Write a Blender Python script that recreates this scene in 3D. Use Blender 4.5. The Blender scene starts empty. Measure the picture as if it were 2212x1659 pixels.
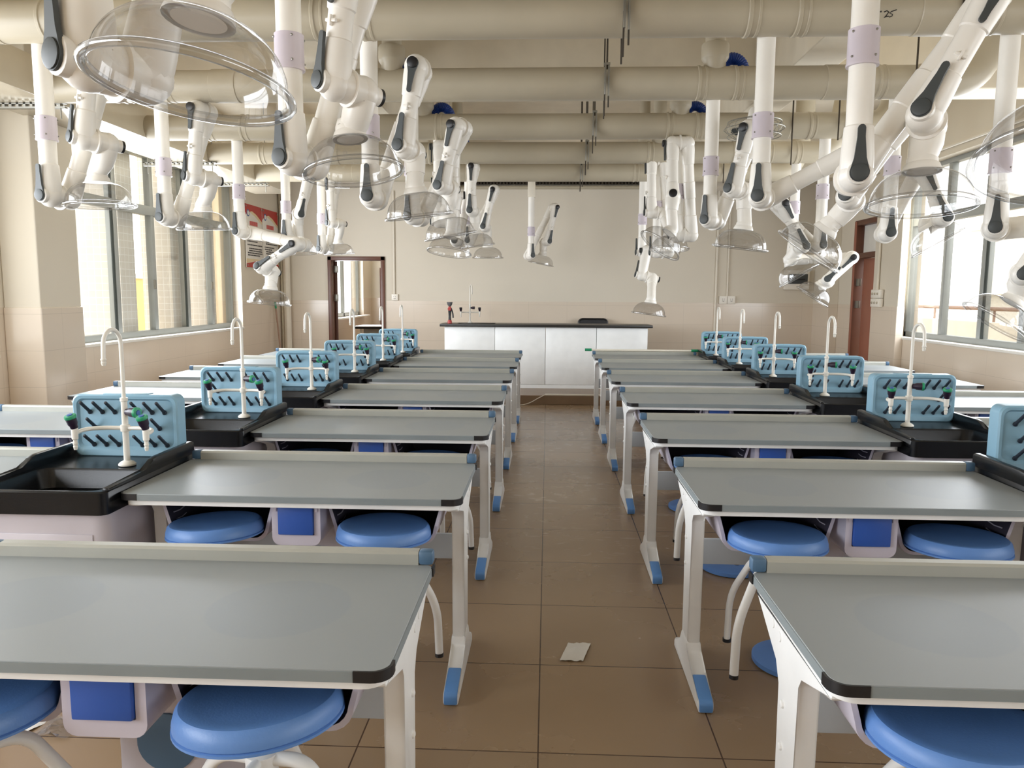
import bpy, bmesh, math, random
from mathutils import Vector, Matrix, Quaternion
random.seed(7)
PI = math.pi
V = Vector
scn = bpy.context.scene
col = scn.collection

# ------------------------------------------------------------------ camera
F, CH, PITCH, YAW, ROLL = 1653.8, 1.5, .1185, .0456, .006
_cy, _sy, _cp, _sp = math.cos(YAW), math.sin(YAW), math.cos(PITCH), math.sin(PITCH)
FWD = V((-_sy*_cp, _cy*_cp, -_sp))
_r = V((_cy, _sy, 0)); _u = _r.cross(FWD)
RGT = _r*math.cos(ROLL) + _u*math.sin(ROLL)
UPV = _u*math.cos(ROLL) - _r*math.sin(ROLL)
CAM = V((0, 0, CH))
cd = bpy.data.cameras.new('camera'); cam = bpy.data.objects.new('camera', cd); col.objects.link(cam)
cd.sensor_fit = 'HORIZONTAL'; cd.sensor_width = 36; cd.lens = 36*F/2212; cd.clip_start = .05; cd.clip_end = 300
M = Matrix((RGT, UPV, -FWD)).transposed().to_4x4(); M.translation = CAM
cam.matrix_world = M
scn.camera = cam

def ray(x, y): return FWD + RGT*((x-1106)/F) + UPV*((829.5-y)/F)
def at(x, y, X=None, Y=None, Z=None):
    d = ray(x, y)
    t = X/d.x if X is not None else (Y/d.y if Y is not None else (Z-CH)/d.z)
    return CAM + d*t
def on_plane(x, y, p, n):
    d = ray(x, y); return CAM + d*((p-CAM).dot(n)/d.dot(n))

# ------------------------------------------------------------------ world, daylight, exposure
w = bpy.data.worlds.new('overcast_sky'); scn.world = w; w.use_nodes = True
nt = w.node_tree; nt.nodes.clear()
bg = nt.nodes.new('ShaderNodeBackground'); wo = nt.nodes.new('ShaderNodeOutputWorld')
bg.inputs[0].default_value = (1, .995, .985, 1); bg.inputs[1].default_value = 2.7
nt.links.new(bg.outputs[0], wo.inputs[0])
def daylight(name, loc, rot, sx, sy, rad):
    """soft daylight entering through one window opening; rad is the radiance of the opening"""
    l = bpy.data.lights.new(name, 'AREA'); l.shape = 'RECTANGLE'; l.size = sx; l.size_y = sy
    l.energy = rad*PI*sx*sy; l.color = (.94, 1., 1.08)
    o = bpy.data.objects.new(name, l); o.location = loc; o.rotation_euler = rot; col.objects.link(o)
XW = 4.2
WIN_L = [(-2.4, 1.2), (1.75, 5.65), (6.35, 10.42)]
WIN_R = [(-2.4, 1.2), (1.75, 4.75), (5.25, 9.52)]
SILL, HEAD = 1.0, 2.97
for (a, b), k in zip(((-2.3, 1.1), (1.8, 4.7), (6.5, 10.3)), (9, 9, 9)): daylight('window_daylight', (-4.30, (a+b)/2, 1.86), (0, -PI/2, 0), 1.55, b-a, k)
for (a, b), k in zip(WIN_R, (2.2, 2.2, 5.5)): daylight('window_daylight', (4.30, (a+b)/2, 1.86), (0, PI/2, 0), 1.55, b-a-.1, k)
daylight('window_daylight', (-4.28, 16.1, 1.75), (0, -PI/2, 0), 1.3, 2.2, 12)
vs = scn.view_settings
vs.view_transform = 'Standard'; vs.look = 'None'; vs.gamma = 1; vs.exposure = 0.1; vs.use_curve_mapping = False
cy = scn.cycles
cy.use_denoising = True; cy.max_bounces = 10; cy.diffuse_bounces = 6; cy.transparent_max_bounces = 28
cy.glossy_bounces = 4; cy.caustics_reflective = False; cy.caustics_refractive = False; cy.sample_clamp_indirect = 8

# ------------------------------------------------------------------ materials
MATS = {}
def N(nt, t, **kw):
    n = nt.nodes.new(t)
    for k, v in kw.items(): setattr(n, k, v)
    return n
def mat(name, rgb, rough=.5, metal=0., var=.04, scale=6., spec=.5, bump=0., coat=0.):
    m = bpy.data.materials.new(name); m.use_nodes = True; nt = m.node_tree
    b = nt.nodes['Principled BSDF']
    b.inputs['Roughness'].default_value = rough; b.inputs['Metallic'].default_value = metal
    b.inputs['Specular IOR Level'].default_value = spec; b.inputs['Coat Weight'].default_value = coat
    tc = N(nt, 'ShaderNodeTexCoord'); no = N(nt, 'ShaderNodeTexNoise'); no.inputs['Scale'].default_value = scale
    no.inputs['Detail'].default_value = 4
    nt.links.new(tc.outputs['Object'], no.inputs['Vector'])
    cr = N(nt, 'ShaderNodeValToRGB')
    cr.color_ramp.elements[0].position = .3; cr.color_ramp.elements[1].position = .7
    cr.color_ramp.elements[0].color = (*[c*(1-var) for c in rgb], 1); cr.color_ramp.elements[1].color = (*[min(1, c*(1+var)) for c in rgb], 1)
    nt.links.new(no.outputs['Fac'], cr.inputs[0]); nt.links.new(cr.outputs[0], b.inputs['Base Color'])
    if bump:
        bp = N(nt, 'ShaderNodeBump'); bp.inputs['Strength'].default_value = bump; bp.inputs['Distance'].default_value = .002
        n2 = N(nt, 'ShaderNodeTexNoise'); n2.inputs['Scale'].default_value = 180
        nt.links.new(tc.outputs['Object'], n2.inputs['Vector'])
        nt.links.new(n2.outputs['Fac'], bp.inputs['Height']); nt.links.new(bp.outputs[0], b.inputs['Normal'])
    MATS[name] = m; return m
def srgb(r, g, b):
    f = lambda c: (c/255/12.92) if c/255 <= .04045 else ((c/255+.055)/1.055)**2.4
    return (f(r), f(g), f(b))
def smat(name, r, g, b, *a, **k): return mat(name, srgb(r, g, b), *a, **k)
M_arm = smat('arm_white_plastic', 238, 234, 226, .32)
M_pipe = smat('duct_pipe_cream', 178, 168, 147, .42, var=.05, scale=3)
M_lilac = smat('lilac_sleeve_plastic', 208, 199, 208, .28)
M_handle = smat('handle_dark_grey', 62, 66, 66, .5)
M_handle2 = smat('handle_mid_grey', 120, 126, 130, .45)
M_black = smat('black_plastic', 24, 23, 25, .4)
M_steel = smat('zinc_steel', 150, 148, 140, .4, .8)
M_rod = smat('dark_rod_steel', 70, 62, 52, .6, .5)
M_desktop = smat('desk_top_grey_laminate', 138, 143, 144, .42, var=.025, scale=2)
def add_marks(m):
    nt = m.node_tree; L = nt.links.new; b = nt.nodes['Principled BSDF']; src = b.inputs['Base Color'].links[0].from_socket
    tc = N(nt, 'ShaderNodeTexCoord'); fac = None
    for cx in (-.30, .31):
        d = N(nt, 'ShaderNodeVectorMath', operation='DISTANCE'); L(tc.outputs['Object'], d.inputs[0]); d.inputs[1].default_value = (cx, -.33, .765)
        lt = N(nt, 'ShaderNodeMapRange'); L(d.outputs['Value'], lt.inputs[0])
        for i, v in ((1, .160), (2, .168), (3, 1.), (4, 0.)): lt.inputs[i].default_value = v
        if fac is None: fac = lt.outputs[0]
        else:
            a = N(nt, 'ShaderNodeMath', operation='ADD'); L(fac, a.inputs[0]); L(lt.outputs[0], a.inputs[1]); fac = a.outputs[0]
    k = N(nt, 'ShaderNodeMath', operation='MULTIPLY'); L(fac, k.inputs[0]); k.inputs[1].default_value = .22
    mx = N(nt, 'ShaderNodeMixRGB'); L(k.outputs[0], mx.inputs[0]); L(src, mx.inputs[1]); mx.inputs[2].default_value = (*srgb(116, 128, 140), 1)
    L(mx.outputs[0], b.inputs['Base Color'])
add_marks(M_desktop)
M_edge = smat('desk_edge_grey', 128, 136, 138, .45)
M_frame = smat('desk_frame_white_metal', 228, 228, 226, .38)
M_alu = smat('bar_pale_aluminium', 172, 172, 164, .36, .25)
M_capblue = smat('cap_dusty_blue', 74, 103, 130, .45)
M_tip = smat('foot_tip_blue', 92, 142, 204, .4)
M_seat = smat('seat_blue_plastic', 92, 134, 196, .42, bump=.15)
M_bin = smat('bin_royal_blue', 44, 86, 170, .42)
M_tray = smat('tray_lilac_plastic', 198, 192, 204, .38)
M_trayin = smat('tray_inside_dark', 62, 58, 70, .5)  # darker tone for the tray insides and the board under the desk top
M_panel = smat('stretcher_grey', 178, 182, 184, .45)
M_sink = smat('sink_black_resin', 15, 16, 18, .27, spec=.35, bump=.1)
M_cab = smat('sink_cabinet_lilac_grey', 190, 184, 190, .3)
M_rack = smat('rack_pale_blue', 130, 168, 188, .4)
M_peg = smat('peg_dark', 42, 46, 56, .45)
M_tap = smat('tap_white_enamel', 226, 222, 212, .28)
M_knob = smat('knob_dark_purple', 40, 28, 46, .4)
M_green = smat('cap_green', 30, 140, 96, .45)
M_dot = smat('dot_blue', 40, 84, 150, .45)
M_wood = smat('door_dark_brown', 96, 58, 42, .4, var=.12, scale=3)
M_doorred = smat('door_red_brown', 150, 92, 72, .4, var=.08, scale=3)
M_bench = smat('bench_white_laminate', 246, 248, 247, .3)
M_benchtop = smat('bench_black_top', 38, 36, 34, .35)
M_soffit = smat('duct_board_cream_gloss', 205, 194, 172, .16, var=.03, spec=.7)
M_ceiling = smat('ceiling_paint', 226, 216, 196, .8)
M_beam = smat('beam_paint', 222, 212, 192, .75)
M_winframe = smat('window_frame_aluminium', 168, 172, 170, .45, .3)
M_gasket = smat('window_gasket_dark', 58, 66, 64, .6)
M_trunk = smat('conduit_white', 222, 214, 198, .45)
M_sock = smat('socket_white', 232, 226, 214, .35)
M_blueh = smat('hose_blue', 22, 60, 140, .4)
M_red = smat('poster_red', 176, 52, 44, .5)
M_paper = smat('poster_paper', 226, 222, 214, .5)
M_beige = smat('poster_beige', 220, 200, 160, .5)
M_ink = smat('poster_ink', 70, 68, 68, .6)
M_pinkink = smat('poster_title_red', 206, 90, 86, .5)
M_ebr = smat('eyewash_red', 176, 60, 56, .4)
M_ebg = smat('eyewash_grey', 96, 96, 98, .5)
M_cream = smat('outside_wall_cream', 214, 200, 172, .8)
M_outw = smat('outside_wall_white', 225, 222, 214, .8)
M_outy = smat('outside_wall_yellow', 226, 196, 130, .8)
M_rail = smat('railing_brown', 160, 130, 112, .6)
M_mesh = smat('chair_mesh_black', 40, 40, 42, .7)
M_plat = smat('platform_brown_tile', 128, 104, 80, .3)
M_grip = smat('film_scrap', 205, 200, 190, .3)

def wall_mat(name, paint, tile):
    m = bpy.data.materials.new(name); m.use_nodes = True; nt = m.node_tree; b = nt.nodes['Principled BSDF']
    L = nt.links.new
    g = N(nt, 'ShaderNodeNewGeometry'); s = N(nt, 'ShaderNodeSeparateXYZ'); L(g.outputs['Position'], s.inputs[0])
    def mth(op, a, c=None):
        n = N(nt, 'ShaderNodeMath', operation=op)
        for i, q in enumerate((a, c)):
            if q is None: continue
            if isinstance(q, (int, float)): n.inputs[i].default_value = q
            else: L(q, n.inputs[i])
        return n.outputs[0]
    istile = mth('LESS_THAN', s.outputs[2], 1.365)
    uu = mth('ADD', s.outputs[0], s.outputs[1])
    def line(c, per, off, wd):
        f = mth('FRACT', mth('DIVIDE', mth('ADD', c, off), per))
        return mth('LESS_THAN', f, wd/per)
    gl = mth('MAXIMUM', line(s.outputs[2], .285, 20-1.365+.003, .004), line(uu, .6, 20.1, .003))
    gl = mth('MULTIPLY', gl, istile)
    no = N(nt, 'ShaderNodeTexNoise'); no.inputs['Scale'].default_value = 1.3; no.inputs['Detail'].default_value = 5
    L(g.outputs['Position'], no.inputs['Vector'])
    mx = N(nt, 'ShaderNodeMixRGB'); mx.inputs[1].default_value = (*paint, 1); mx.inputs[2].default_value = (*tile, 1); L(istile, mx.inputs[0])
    m2 = N(nt, 'ShaderNodeMixRGB'); L(mx.outputs[0], m2.inputs[1]); m2.inputs[2].default_value = (*[c*.72 for c in tile], 1); L(mth('MULTIPLY', gl, .6), m2.inputs[0])
    m3 = N(nt, 'ShaderNodeMixRGB', blend_type='MULTIPLY'); m3.inputs[0].default_value = .10; L(m2.outputs[0], m3.inputs[1]); L(no.outputs['Fac'], m3.inputs[2])
    L(m3.outputs[0], b.inputs['Base Color'])
    L(mth('SUBTRACT', .72, mth('MULTIPLY', istile, .56)), b.inputs['Roughness'])
    MATS[name] = m; return m
M_wall = wall_mat('painted_wall_with_tiles', srgb(218, 209, 192), srgb(218, 204, 186))

def floor_mat():
    m = bpy.data.materials.new('floor_brown_tiles'); m.use_nodes = True; nt = m.node_tree; b = nt.nodes['Principled BSDF']; L = nt.links.new
    g = N(nt, 'ShaderNodeNewGeometry'); mp = N(nt, 'ShaderNodeMapping'); L(g.outputs['Position'], mp.inputs[0])
    mp.inputs['Location'].default_value = (.0146+6, -2.357+6, 0)
    br = N(nt, 'ShaderNodeTexBrick'); L(mp.outputs[0], br.inputs['Vector'])
    br.offset = 0; br.squash = 1
    for k, v in (('Scale', 1.), ('Mortar Size', .0028), ('Mortar Smooth', .2), ('Brick Width', .6), ('Row Height', .6), ('Bias', 0.)): br.inputs[k].default_value = v
    br.inputs['Color1'].default_value = (*srgb(150, 126, 98), 1); br.inputs['Color2'].default_value = (*srgb(143, 121, 95), 1); br.inputs['Mortar'].default_value = (*srgb(70, 50, 34), 1)
    n1 = N(nt, 'ShaderNodeTexNoise'); n1.inputs['Scale'].default_value = 1.6; n1.inputs['Detail'].default_value = 6; L(g.outputs['Position'], n1.inputs['Vector'])
    c1 = N(nt, 'ShaderNodeValToRGB'); L(n1.outputs['Fac'], c1.inputs[0]); c1.color_ramp.elements[0].position = .3; c1.color_ramp.elements[1].position = .75
    c1.color_ramp.elements[0].color = (.95, .945, .94, 1); c1.color_ramp.elements[1].color = (1, 1, 1, 1)
    mu = N(nt, 'ShaderNodeMixRGB', blend_type='MULTIPLY'); mu.inputs[0].default_value = 1; L(br.outputs['Color'], mu.inputs[1]); L(c1.outputs[0], mu.inputs[2])
    # pale scuffs and dust, denser toward the platform
    st = N(nt, 'ShaderNodeMapping'); L(g.outputs['Position'], st.inputs[0]); st.inputs['Scale'].default_value = (6, 11, 1); st.inputs['Rotation'].default_value = (0, 0, .5)
    n2 = N(nt, 'ShaderNodeTexNoise'); n2.inputs['Scale'].default_value = 1; n2.inputs['Detail'].default_value = 3; n2.inputs['Distortion'].default_value = 1.6; L(st.outputs[0], n2.inputs['Vector'])
    c2 = N(nt, 'ShaderNodeValToRGB'); L(n2.outputs['Fac'], c2.inputs[0]); c2.color_ramp.elements[0].position = .6; c2.color_ramp.elements[1].position = .68
    sp = N(nt, 'ShaderNodeSeparateXYZ'); L(g.outputs['Position'], sp.inputs[0])
    mr = N(nt, 'ShaderNodeMapRange'); L(sp.outputs[1], mr.inputs[0])
    for i, v in ((1, 3.6), (2, 6.0), (3, 0.), (4, .34)): mr.inputs[i].default_value = v
    mm = N(nt, 'ShaderNodeMath', operation='MULTIPLY'); L(c2.outputs[0], mm.inputs[0]); L(mr.outputs[0], mm.inputs[1])
    m3 = N(nt, 'ShaderNodeMixRGB'); L(mm.outputs[0], m3.inputs[0]); L(mu.outputs[0], m3.inputs[1]); m3.inputs[2].default_value = (*srgb(196, 184, 166), 1)
    L(m3.outputs[0], b.inputs['Base Color'])
    ro = N(nt, 'ShaderNodeMath', operation='MULTIPLY_ADD'); L(n1.outputs['Fac'], ro.inputs[0]); ro.inputs[1].default_value = .06; ro.inputs[2].default_value = .24
    L(ro.outputs[0], b.inputs['Roughness'])
    bp = N(nt, 'ShaderNodeBump'); bp.inputs['Strength'].default_value = .3; bp.inputs['Distance'].default_value = .002; L(br.outputs['Fac'], bp.inputs['Height']); bp.invert = True
    L(bp.outputs[0], b.inputs['Normal'])
    return m
M_floor = floor_mat()

def mosaic_mat():
    m = bpy.data.materials.new('outside_white_mosaic'); m.use_nodes = True; nt = m.node_tree; b = nt.nodes['Principled BSDF']; L = nt.links.new
    g = N(nt, 'ShaderNodeNewGeometry'); s = N(nt, 'ShaderNodeSeparateXYZ'); L(g.outputs['Position'], s.inputs[0])
    ad = N(nt, 'ShaderNodeMath', operation='ADD'); L(s.outputs[0], ad.inputs[0]); L(s.outputs[1], ad.inputs[1])
    cb = N(nt, 'ShaderNodeCombineXYZ'); L(ad.outputs[0], cb.inputs[0]); L(s.outputs[2], cb.inputs[1])
    br = N(nt, 'ShaderNodeTexBrick'); L(cb.outputs[0], br.inputs['Vector']); br.offset = 0
    for k, v in (('Scale', 1.), ('Mortar Size', .004), ('Brick Width', .075), ('Row Height', .075)): br.inputs[k].default_value = v
    br.inputs['Color1'].default_value = (*srgb(232, 226, 216), 1); br.inputs['Color2'].default_value = (*srgb(236, 231, 222), 1); br.inputs['Mortar'].default_value = (*srgb(250, 248, 244), 1)
    L(br.outputs['Color'], b.inputs['Base Color']); b.inputs['Roughness'].default_value = .4
    return m
M_mosaic = mosaic_mat()

def clear_mat(name, tint, ior, rough, extra=0.):
    m = bpy.data.materials.new(name); m.use_nodes = True; nt = m.node_tree; L = nt.links.new; nt.nodes.remove(nt.nodes['Principled BSDF'])
    out = nt.nodes['Material Output']
    t = N(nt, 'ShaderNodeBsdfTransparent'); t.inputs[0].default_value = (*tint, 1)
    gl = N(nt, 'ShaderNodeBsdfGlossy'); gl.inputs['Roughness'].default_value = rough
    ge = N(nt, 'ShaderNodeNewGeometry'); dt = N(nt, 'ShaderNodeVectorMath', operation='DOT_PRODUCT'); L(ge.outputs['Normal'], dt.inputs[0]); L(ge.outputs['Incoming'], dt.inputs[1])
    ab = N(nt, 'ShaderNodeMath', operation='ABSOLUTE'); L(dt.outputs['Value'], ab.inputs[0])
    om = N(nt, 'ShaderNodeMath', operation='SUBTRACT'); om.inputs[0].default_value = 1; L(ab.outputs[0], om.inputs[1])
    pw = N(nt, 'ShaderNodeMath', operation='POWER'); L(om.outputs[0], pw.inputs[0]); pw.inputs[1].default_value = 5
    f0 = ((ior-1)/(ior+1))**2
    fr = N(nt, 'ShaderNodeMath', operation='MULTIPLY_ADD'); L(pw.outputs[0], fr.inputs[0]); fr.inputs[1].default_value = 1-f0; fr.inputs[2].default_value = f0
    no = N(nt, 'ShaderNodeTexNoise'); no.inputs['Scale'].default_value = 7
    tc = N(nt, 'ShaderNodeTexCoord'); L(tc.outputs['Object'], no.inputs['Vector'])
    bp = N(nt, 'ShaderNodeBump'); bp.inputs['Strength'].default_value = .12; bp.inputs['Distance'].default_value = .01; L(no.outputs['Fac'], bp.inputs['Height'])
    L(bp.outputs[0], gl.inputs['Normal'])
    a = N(nt, 'ShaderNodeMath', operation='ADD', use_clamp=True); L(fr.outputs[0], a.inputs[0]); a.inputs[1].default_value = extra
    mx = N(nt, 'ShaderNodeMixShader'); L(a.outputs[0], mx.inputs[0]); L(t.outputs[0], mx.inputs[1]); L(gl.outputs[0], mx.inputs[2]); L(mx.outputs[0], out.inputs[0])
    return m
M_dome = clear_mat('clear_hood_plastic', (.87, .865, .86), 1.45, .05, .05)
M_rim = clear_mat('clear_rim_plastic', (.80, .80, .80), 1.6, .08, .12)
M_glass = clear_mat('window_glass', (.975, .98, .975), 1.45, .0, .0)
M_film = clear_mat('clear_film', (.9, .9, .88), 1.5, .15, .15)

# ------------------------------------------------------------------ mesh helpers
def finish(name, bm, m, parent=None, smooth=True, ang=35):
    bmesh.ops.recalc_face_normals(bm, faces=bm.faces)
    if smooth:
        a = math.radians(ang)
        for f in bm.faces: f.smooth = True
        for e in bm.edges:
            if len(e.link_faces) == 2: e.smooth = e.calc_face_angle(0) < a
    me = bpy.data.meshes.new(name); bm.to_mesh(me); bm.free()
    ms = m if isinstance(m, (list, tuple)) else [m]
    for q in ms: me.materials.append(q)
    o = bpy.data.objects.new(name, me); col.objects.link(o)
    if parent is not None: o.parent = parent
    return o
def B(): return bmesh.new()
def box(bm, x0, x1, y0, y1, z0, z1, bev=0., M=None, seg=2):
    r = bmesh.ops.create_cube(bm, size=1)
    vs_ = r['verts']
    for v in vs_: v.co = V((x0+(v.co.x+.5)*(x1-x0), y0+(v.co.y+.5)*(y1-y0), z0+(v.co.z+.5)*(z1-z0)))
    if bev:
        es = list({e for v in vs_ for e in v.link_edges})
        rr = bmesh.ops.bevel(bm, geom=es, offset=bev, segments=seg, affect='EDGES', profile=.5)
        vs_ = list({v for f in rr['faces'] for v in f.verts} | {v for v in vs_ if v.is_valid})
    if M is not None: bmesh.ops.transform(bm, matrix=M, verts=vs_)
def sweep(bm, pts, rad, n=16, caps=True, sx=1.):
    pts = [V(p) for p in pts]
    if not hasattr(rad, '__len__'): rad = [rad]*len(pts)
    t0 = (pts[1]-pts[0]).normalized()
    u = t0.orthogonal().normalized(); rings = []
    prev = t0
    for i, p in enumerate(pts):
        if i == 0: t = t0
        elif i == len(pts)-1: t = (pts[i]-pts[i-1])
        else:
            a, b = (pts[i]-pts[i-1]), (pts[i+1]-pts[i])
            t = (a.normalized() if a.length > 1e-9 else prev) + (b.normalized() if b.length > 1e-9 else prev)
        t = t.normalized() if t.length > 1e-9 else prev
        q = prev.rotation_difference(t); u = q @ u; u = (u - t*u.dot(t)).normalized(); prev = t
        v = t.cross(u)
        rings.append([bm.verts.new(p + (u*math.cos(2*PI*k/n) + v*math.sin(2*PI*k/n)*sx)*rad[i]) for k in range(n)])
    for a, b in zip(rings, rings[1:]):
        for k in range(n): bm.faces.new((a[k], a[(k+1) % n], b[(k+1) % n], b[k]))
    if caps:
        bm.faces.new(rings[0][::-1]); bm.faces.new(rings[-1])
def fillet(pts, r, k=5):
    pts = [V(p) for p in pts]; out = [pts[0]]
    for i in range(1, len(pts)-1):
        p = pts[i]; a = (pts[i-1]-p); b = (pts[i+1]-p); rr = min(r, a.length*.49, b.length*.49)
        a = p + a.normalized()*rr; b = p + b.normalized()*rr
        for j in range(k+1):
            s = j/k; out.append((a*(1-s)+p*s)*(1-s) + (p*(1-s)+b*s)*s)
    out.append(pts[-1]); return out
def frame(p, z, xh=None):
    z = V(z).normalized()
    x = V(xh) if xh is not None else z.orthogonal()
    x = (x - z*x.dot(z)).normalized(); y = z.cross(x)
    m = Matrix((x, y, z)).transposed().to_4x4(); m.translation = V(p); return m
def lathe(bm, prof, n=24, M=Matrix(), cap0=True, cap1=True):
    rings = []
    for r, z in prof: rings.append([bm.verts.new(M @ V((r*math.cos(2*PI*k/n), r*math.sin(2*PI*k/n), z))) for k in range(n)])
    for a, b in zip(rings, rings[1:]):
        for k in range(n): bm.faces.new((a[k], a[(k+1) % n], b[(k+1) % n], b[k]))
    if cap0: bm.faces.new(rings[0][::-1])
    if cap1: bm.faces.new(rings[-1])
def sphere(bm, p, r, n=14):
    bmesh.ops.create_uvsphere(bm, u_segments=n, v_segments=n//2+1, radius=r, matrix=Matrix.Translation(V(p)))
def torus(bm, p, axis, R, r, n=32, k=8):
    m = frame(p, axis); rings = []
    for i in range(n):
        a = 2*PI*i/n
        rings.append([bm.verts.new(m @ V(((R+r*math.cos(2*PI*j/k))*math.cos(a), (R+r*math.cos(2*PI*j/k))*math.sin(a), r*math.sin(2*PI*j/k)))) for j in range(k)])
    for i in range(n):
        a, b = rings[i], rings[(i+1) % n]
        for j in range(k): bm.faces.new((a[j], b[j], b[(j+1) % k], a[(j+1) % k]))
def prism(bm, poly, axis, a, b, M=None):
    """poly: 2D points in the plane normal to axis ('x': (y,z), 'y': (x,z), 'z': (x,y)); extruded from a to b"""
    def P3(p, t): return {'x': V((t, p[0], p[1])), 'y': V((p[0], t, p[1])), 'z': V((p[0], p[1], t))}[axis]
    A = [bm.verts.new(P3(p, a)) for p in poly]; Bv = [bm.verts.new(P3(p, b)) for p in poly]
    if M is not None:
        for v in A+Bv: v.co = M @ v.co
    n = len(poly)
    bm.faces.new(A[::-1]); bm.faces.new(Bv)
    for i in range(n): bm.faces.new((A[i], A[(i+1) % n], Bv[(i+1) % n], Bv[i]))
def rrect(x0, x1, y0, y1, r, k=4):
    out = []
    for cx, cy_, a0 in ((x1-r, y1-r, 0), (x0+r, y1-r, PI/2), (x0+r, y0+r, PI), (x1-r, y0+r, 1.5*PI)):
        for j in range(k+1): out.append((cx+r*math.cos(a0+PI/2*j/k), cy_+r*math.sin(a0+PI/2*j/k)))
    return out
def loops(bm, Ls, cap0=True, cap1=True):
    R = [[bm.verts.new(V(p)) for p in l] for l in Ls]; n = len(R[0])
    for a, b in zip(R, R[1:]):
        for k in range(n): bm.faces.new((a[k], a[(k+1) % n], b[(k+1) % n], b[k]))
    if cap0: bm.faces.new(R[0][::-1])
    if cap1: bm.faces.new(R[-1])
def arc(c, r, a0, a1, k=8): return [(c[0]+r*math.cos(a0+(a1-a0)*i/k), c[1]+r*math.sin(a0+(a1-a0)*i/k)) for i in range(k+1)]

def tag(o, label, cat, group=None, kind=None):
    o['label'] = label; o['category'] = cat
    if group: o['group'] = group
    if kind: o['kind'] = kind
    return o
def thing(name, label, cat, loc=(0, 0, 0), rz=0, group=None):
    o = bpy.data.objects.new(name, None); o.empty_display_size = .1; col.objects.link(o)
    o.location = loc; o.rotation_euler = (0, 0, rz)
    return tag(o, label, cat, group)
def struct(name, bm, m, label=None, parent=None, smooth=False):
    o = finish(name, bm, m, parent, smooth)
    if parent is None:
        o['kind'] = 'structure'
        if label: o['label'] = label
    return o
def sempty(name, label):
    o = bpy.data.objects.new(name, None); col.objects.link(o); o['kind'] = 'structure'; o['label'] = label; return o
def children(o): return [c for c in bpy.data.objects if c.parent == o]
def copy_tree(o, parent=None):
    c = o.copy(); col.objects.link(c); c.parent = parent
    for ch in children(o): copy_tree(ch, c)
    return c
def dup(o, label, loc, rz=0, group=None):
    c = copy_tree(o); c.location = loc; c.rotation_euler = (0, 0, rz); c['label'] = label
    if group: c['group'] = group
    return c

# ================================================================== THE ROOM
YB, YF = -3.0, 12.0          # back and front wall
CEIL = 3.75
bm = B(); box(bm, -4.5, 4.5, YB-.2, YF+.1, -.1, 0); struct('floor', bm, M_floor, 'glossy brown floor tiles with dark joints')
bm = B(); box(bm, -4.5, 4.5, YB-.2, YF+.2, CEIL, CEIL+.15); struct('ceiling', bm, M_ceiling, 'cream painted concrete ceiling')
def side_wall(name, s, wins, door=None):
    bm = B(); xi, xo = s*XW, s*(XW+.28)
    x0, x1 = min(xi, xo), max(xi, xo)
    ops = [(a, b, SILL, HEAD) for a, b in wins] + ([door] if door else [])
    ops.sort(); y = YB-.2
    for a, b, z0, z1 in ops:
        box(bm, x0, x1, y, a, 0, CEIL)
        if z0 > 0: box(bm, x0, x1, a, b, 0, z0)
        box(bm, x0, x1, a, b, z1, CEIL); y = b
    box(bm, x0, x1, y, YF+.2, 0, CEIL)
    return struct(name, bm, M_wall)
side_wall('wall_left', -1, WIN_L)
side_wall('wall_right', 1, WIN_R, (9.99, 10.86, 0, 2.5))
bm = B(); box(bm, -4.5, 4.5, YB-.2, YB, 0, CEIL); struct('wall_back', bm, M_wall)
DX0, DX1, DZ = -3.45, -2.55, 2.05
bm = B(); box(bm, -4.5, DX0, YF, YF+.2, 0, CEIL); box(bm, DX0, DX1, YF, YF+.2, DZ, CEIL); box(bm, DX1, 4.5, YF, YF+.2, 0, CEIL)
struct('wall_front', bm, M_wall)
# pillars
bm = B(); box(bm, -4.2, -3.905, 5.76, 6.28, 0, CEIL, .01)
box(bm, -4.2, -3.895, 5.75, 6.29, 0, 1.365, .008); struct('pillar', bm, M_wall, 'tiled pillar beside the long window')
bm = B(); box(bm, 4.12, 4.2, 9.27, 9.99, 0, CEIL, .006); box(bm, 4.11, 4.2, 9.26, 9.99, 0, 1.365, .006)
struct('pillar', bm, M_wall, 'shallow pillar between door and window')
bm = B(); box(bm, 4.06, 4.2, 11.35, 12.0, 0, CEIL, .006); struct('pillar', bm, M_wall, 'corner pillar beside the red-brown door')
# ceiling beams
bm = B()
for y0, y1 in ((2.0, 2.35), (6.19, 6.53), (10.7, 11.05)): box(bm, -4.2, 4.2, y0, y1, 3.06, CEIL, .01)
struct('beam', bm, M_beam, 'cross beams under the ceiling')
bm = B()
for x0, x1 in ((-1.72, -1.41), (1.66, 1.97)):
    for y0, y1 in ((YB, 2.0), (2.35, 6.19), (6.53, 10.7), (11.05, YF)): box(bm, x0, x1, y0, y1, 3.06, CEIL, .01)
struct('beam', bm, M_beam, 'lengthwise beams under the ceiling')

# platform
bm = B(); box(bm, -4.2, 4.2, 10.26, YF, 0, .126, .006)
struct('floor_platform', bm, M_plat, 'brown tiled teaching platform')
bm = B(); box(bm, -.02, .72, 10.262, 10.30, .126, .145, .004)
tag(finish('cable_trunking', bm, M_trunk), 'white plastic cable strip lying along the platform edge', 'cable trunking')
bm = B(); pts = [V((-.02, 10.28, .132)), V((-.1, 10.235, .10)), V((-.22, 10.2, .03)), V((-.34, 10.12, .008)), V((-.5, 10.15, .008)), V((-.62, 10.05, .008))]
sweep(bm, fillet(pts, .06, 4), .006, 6)
tag(finish('cable', bm, M_trunk), 'thin white cable trailing from the platform strip onto the floor', 'cable')

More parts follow.
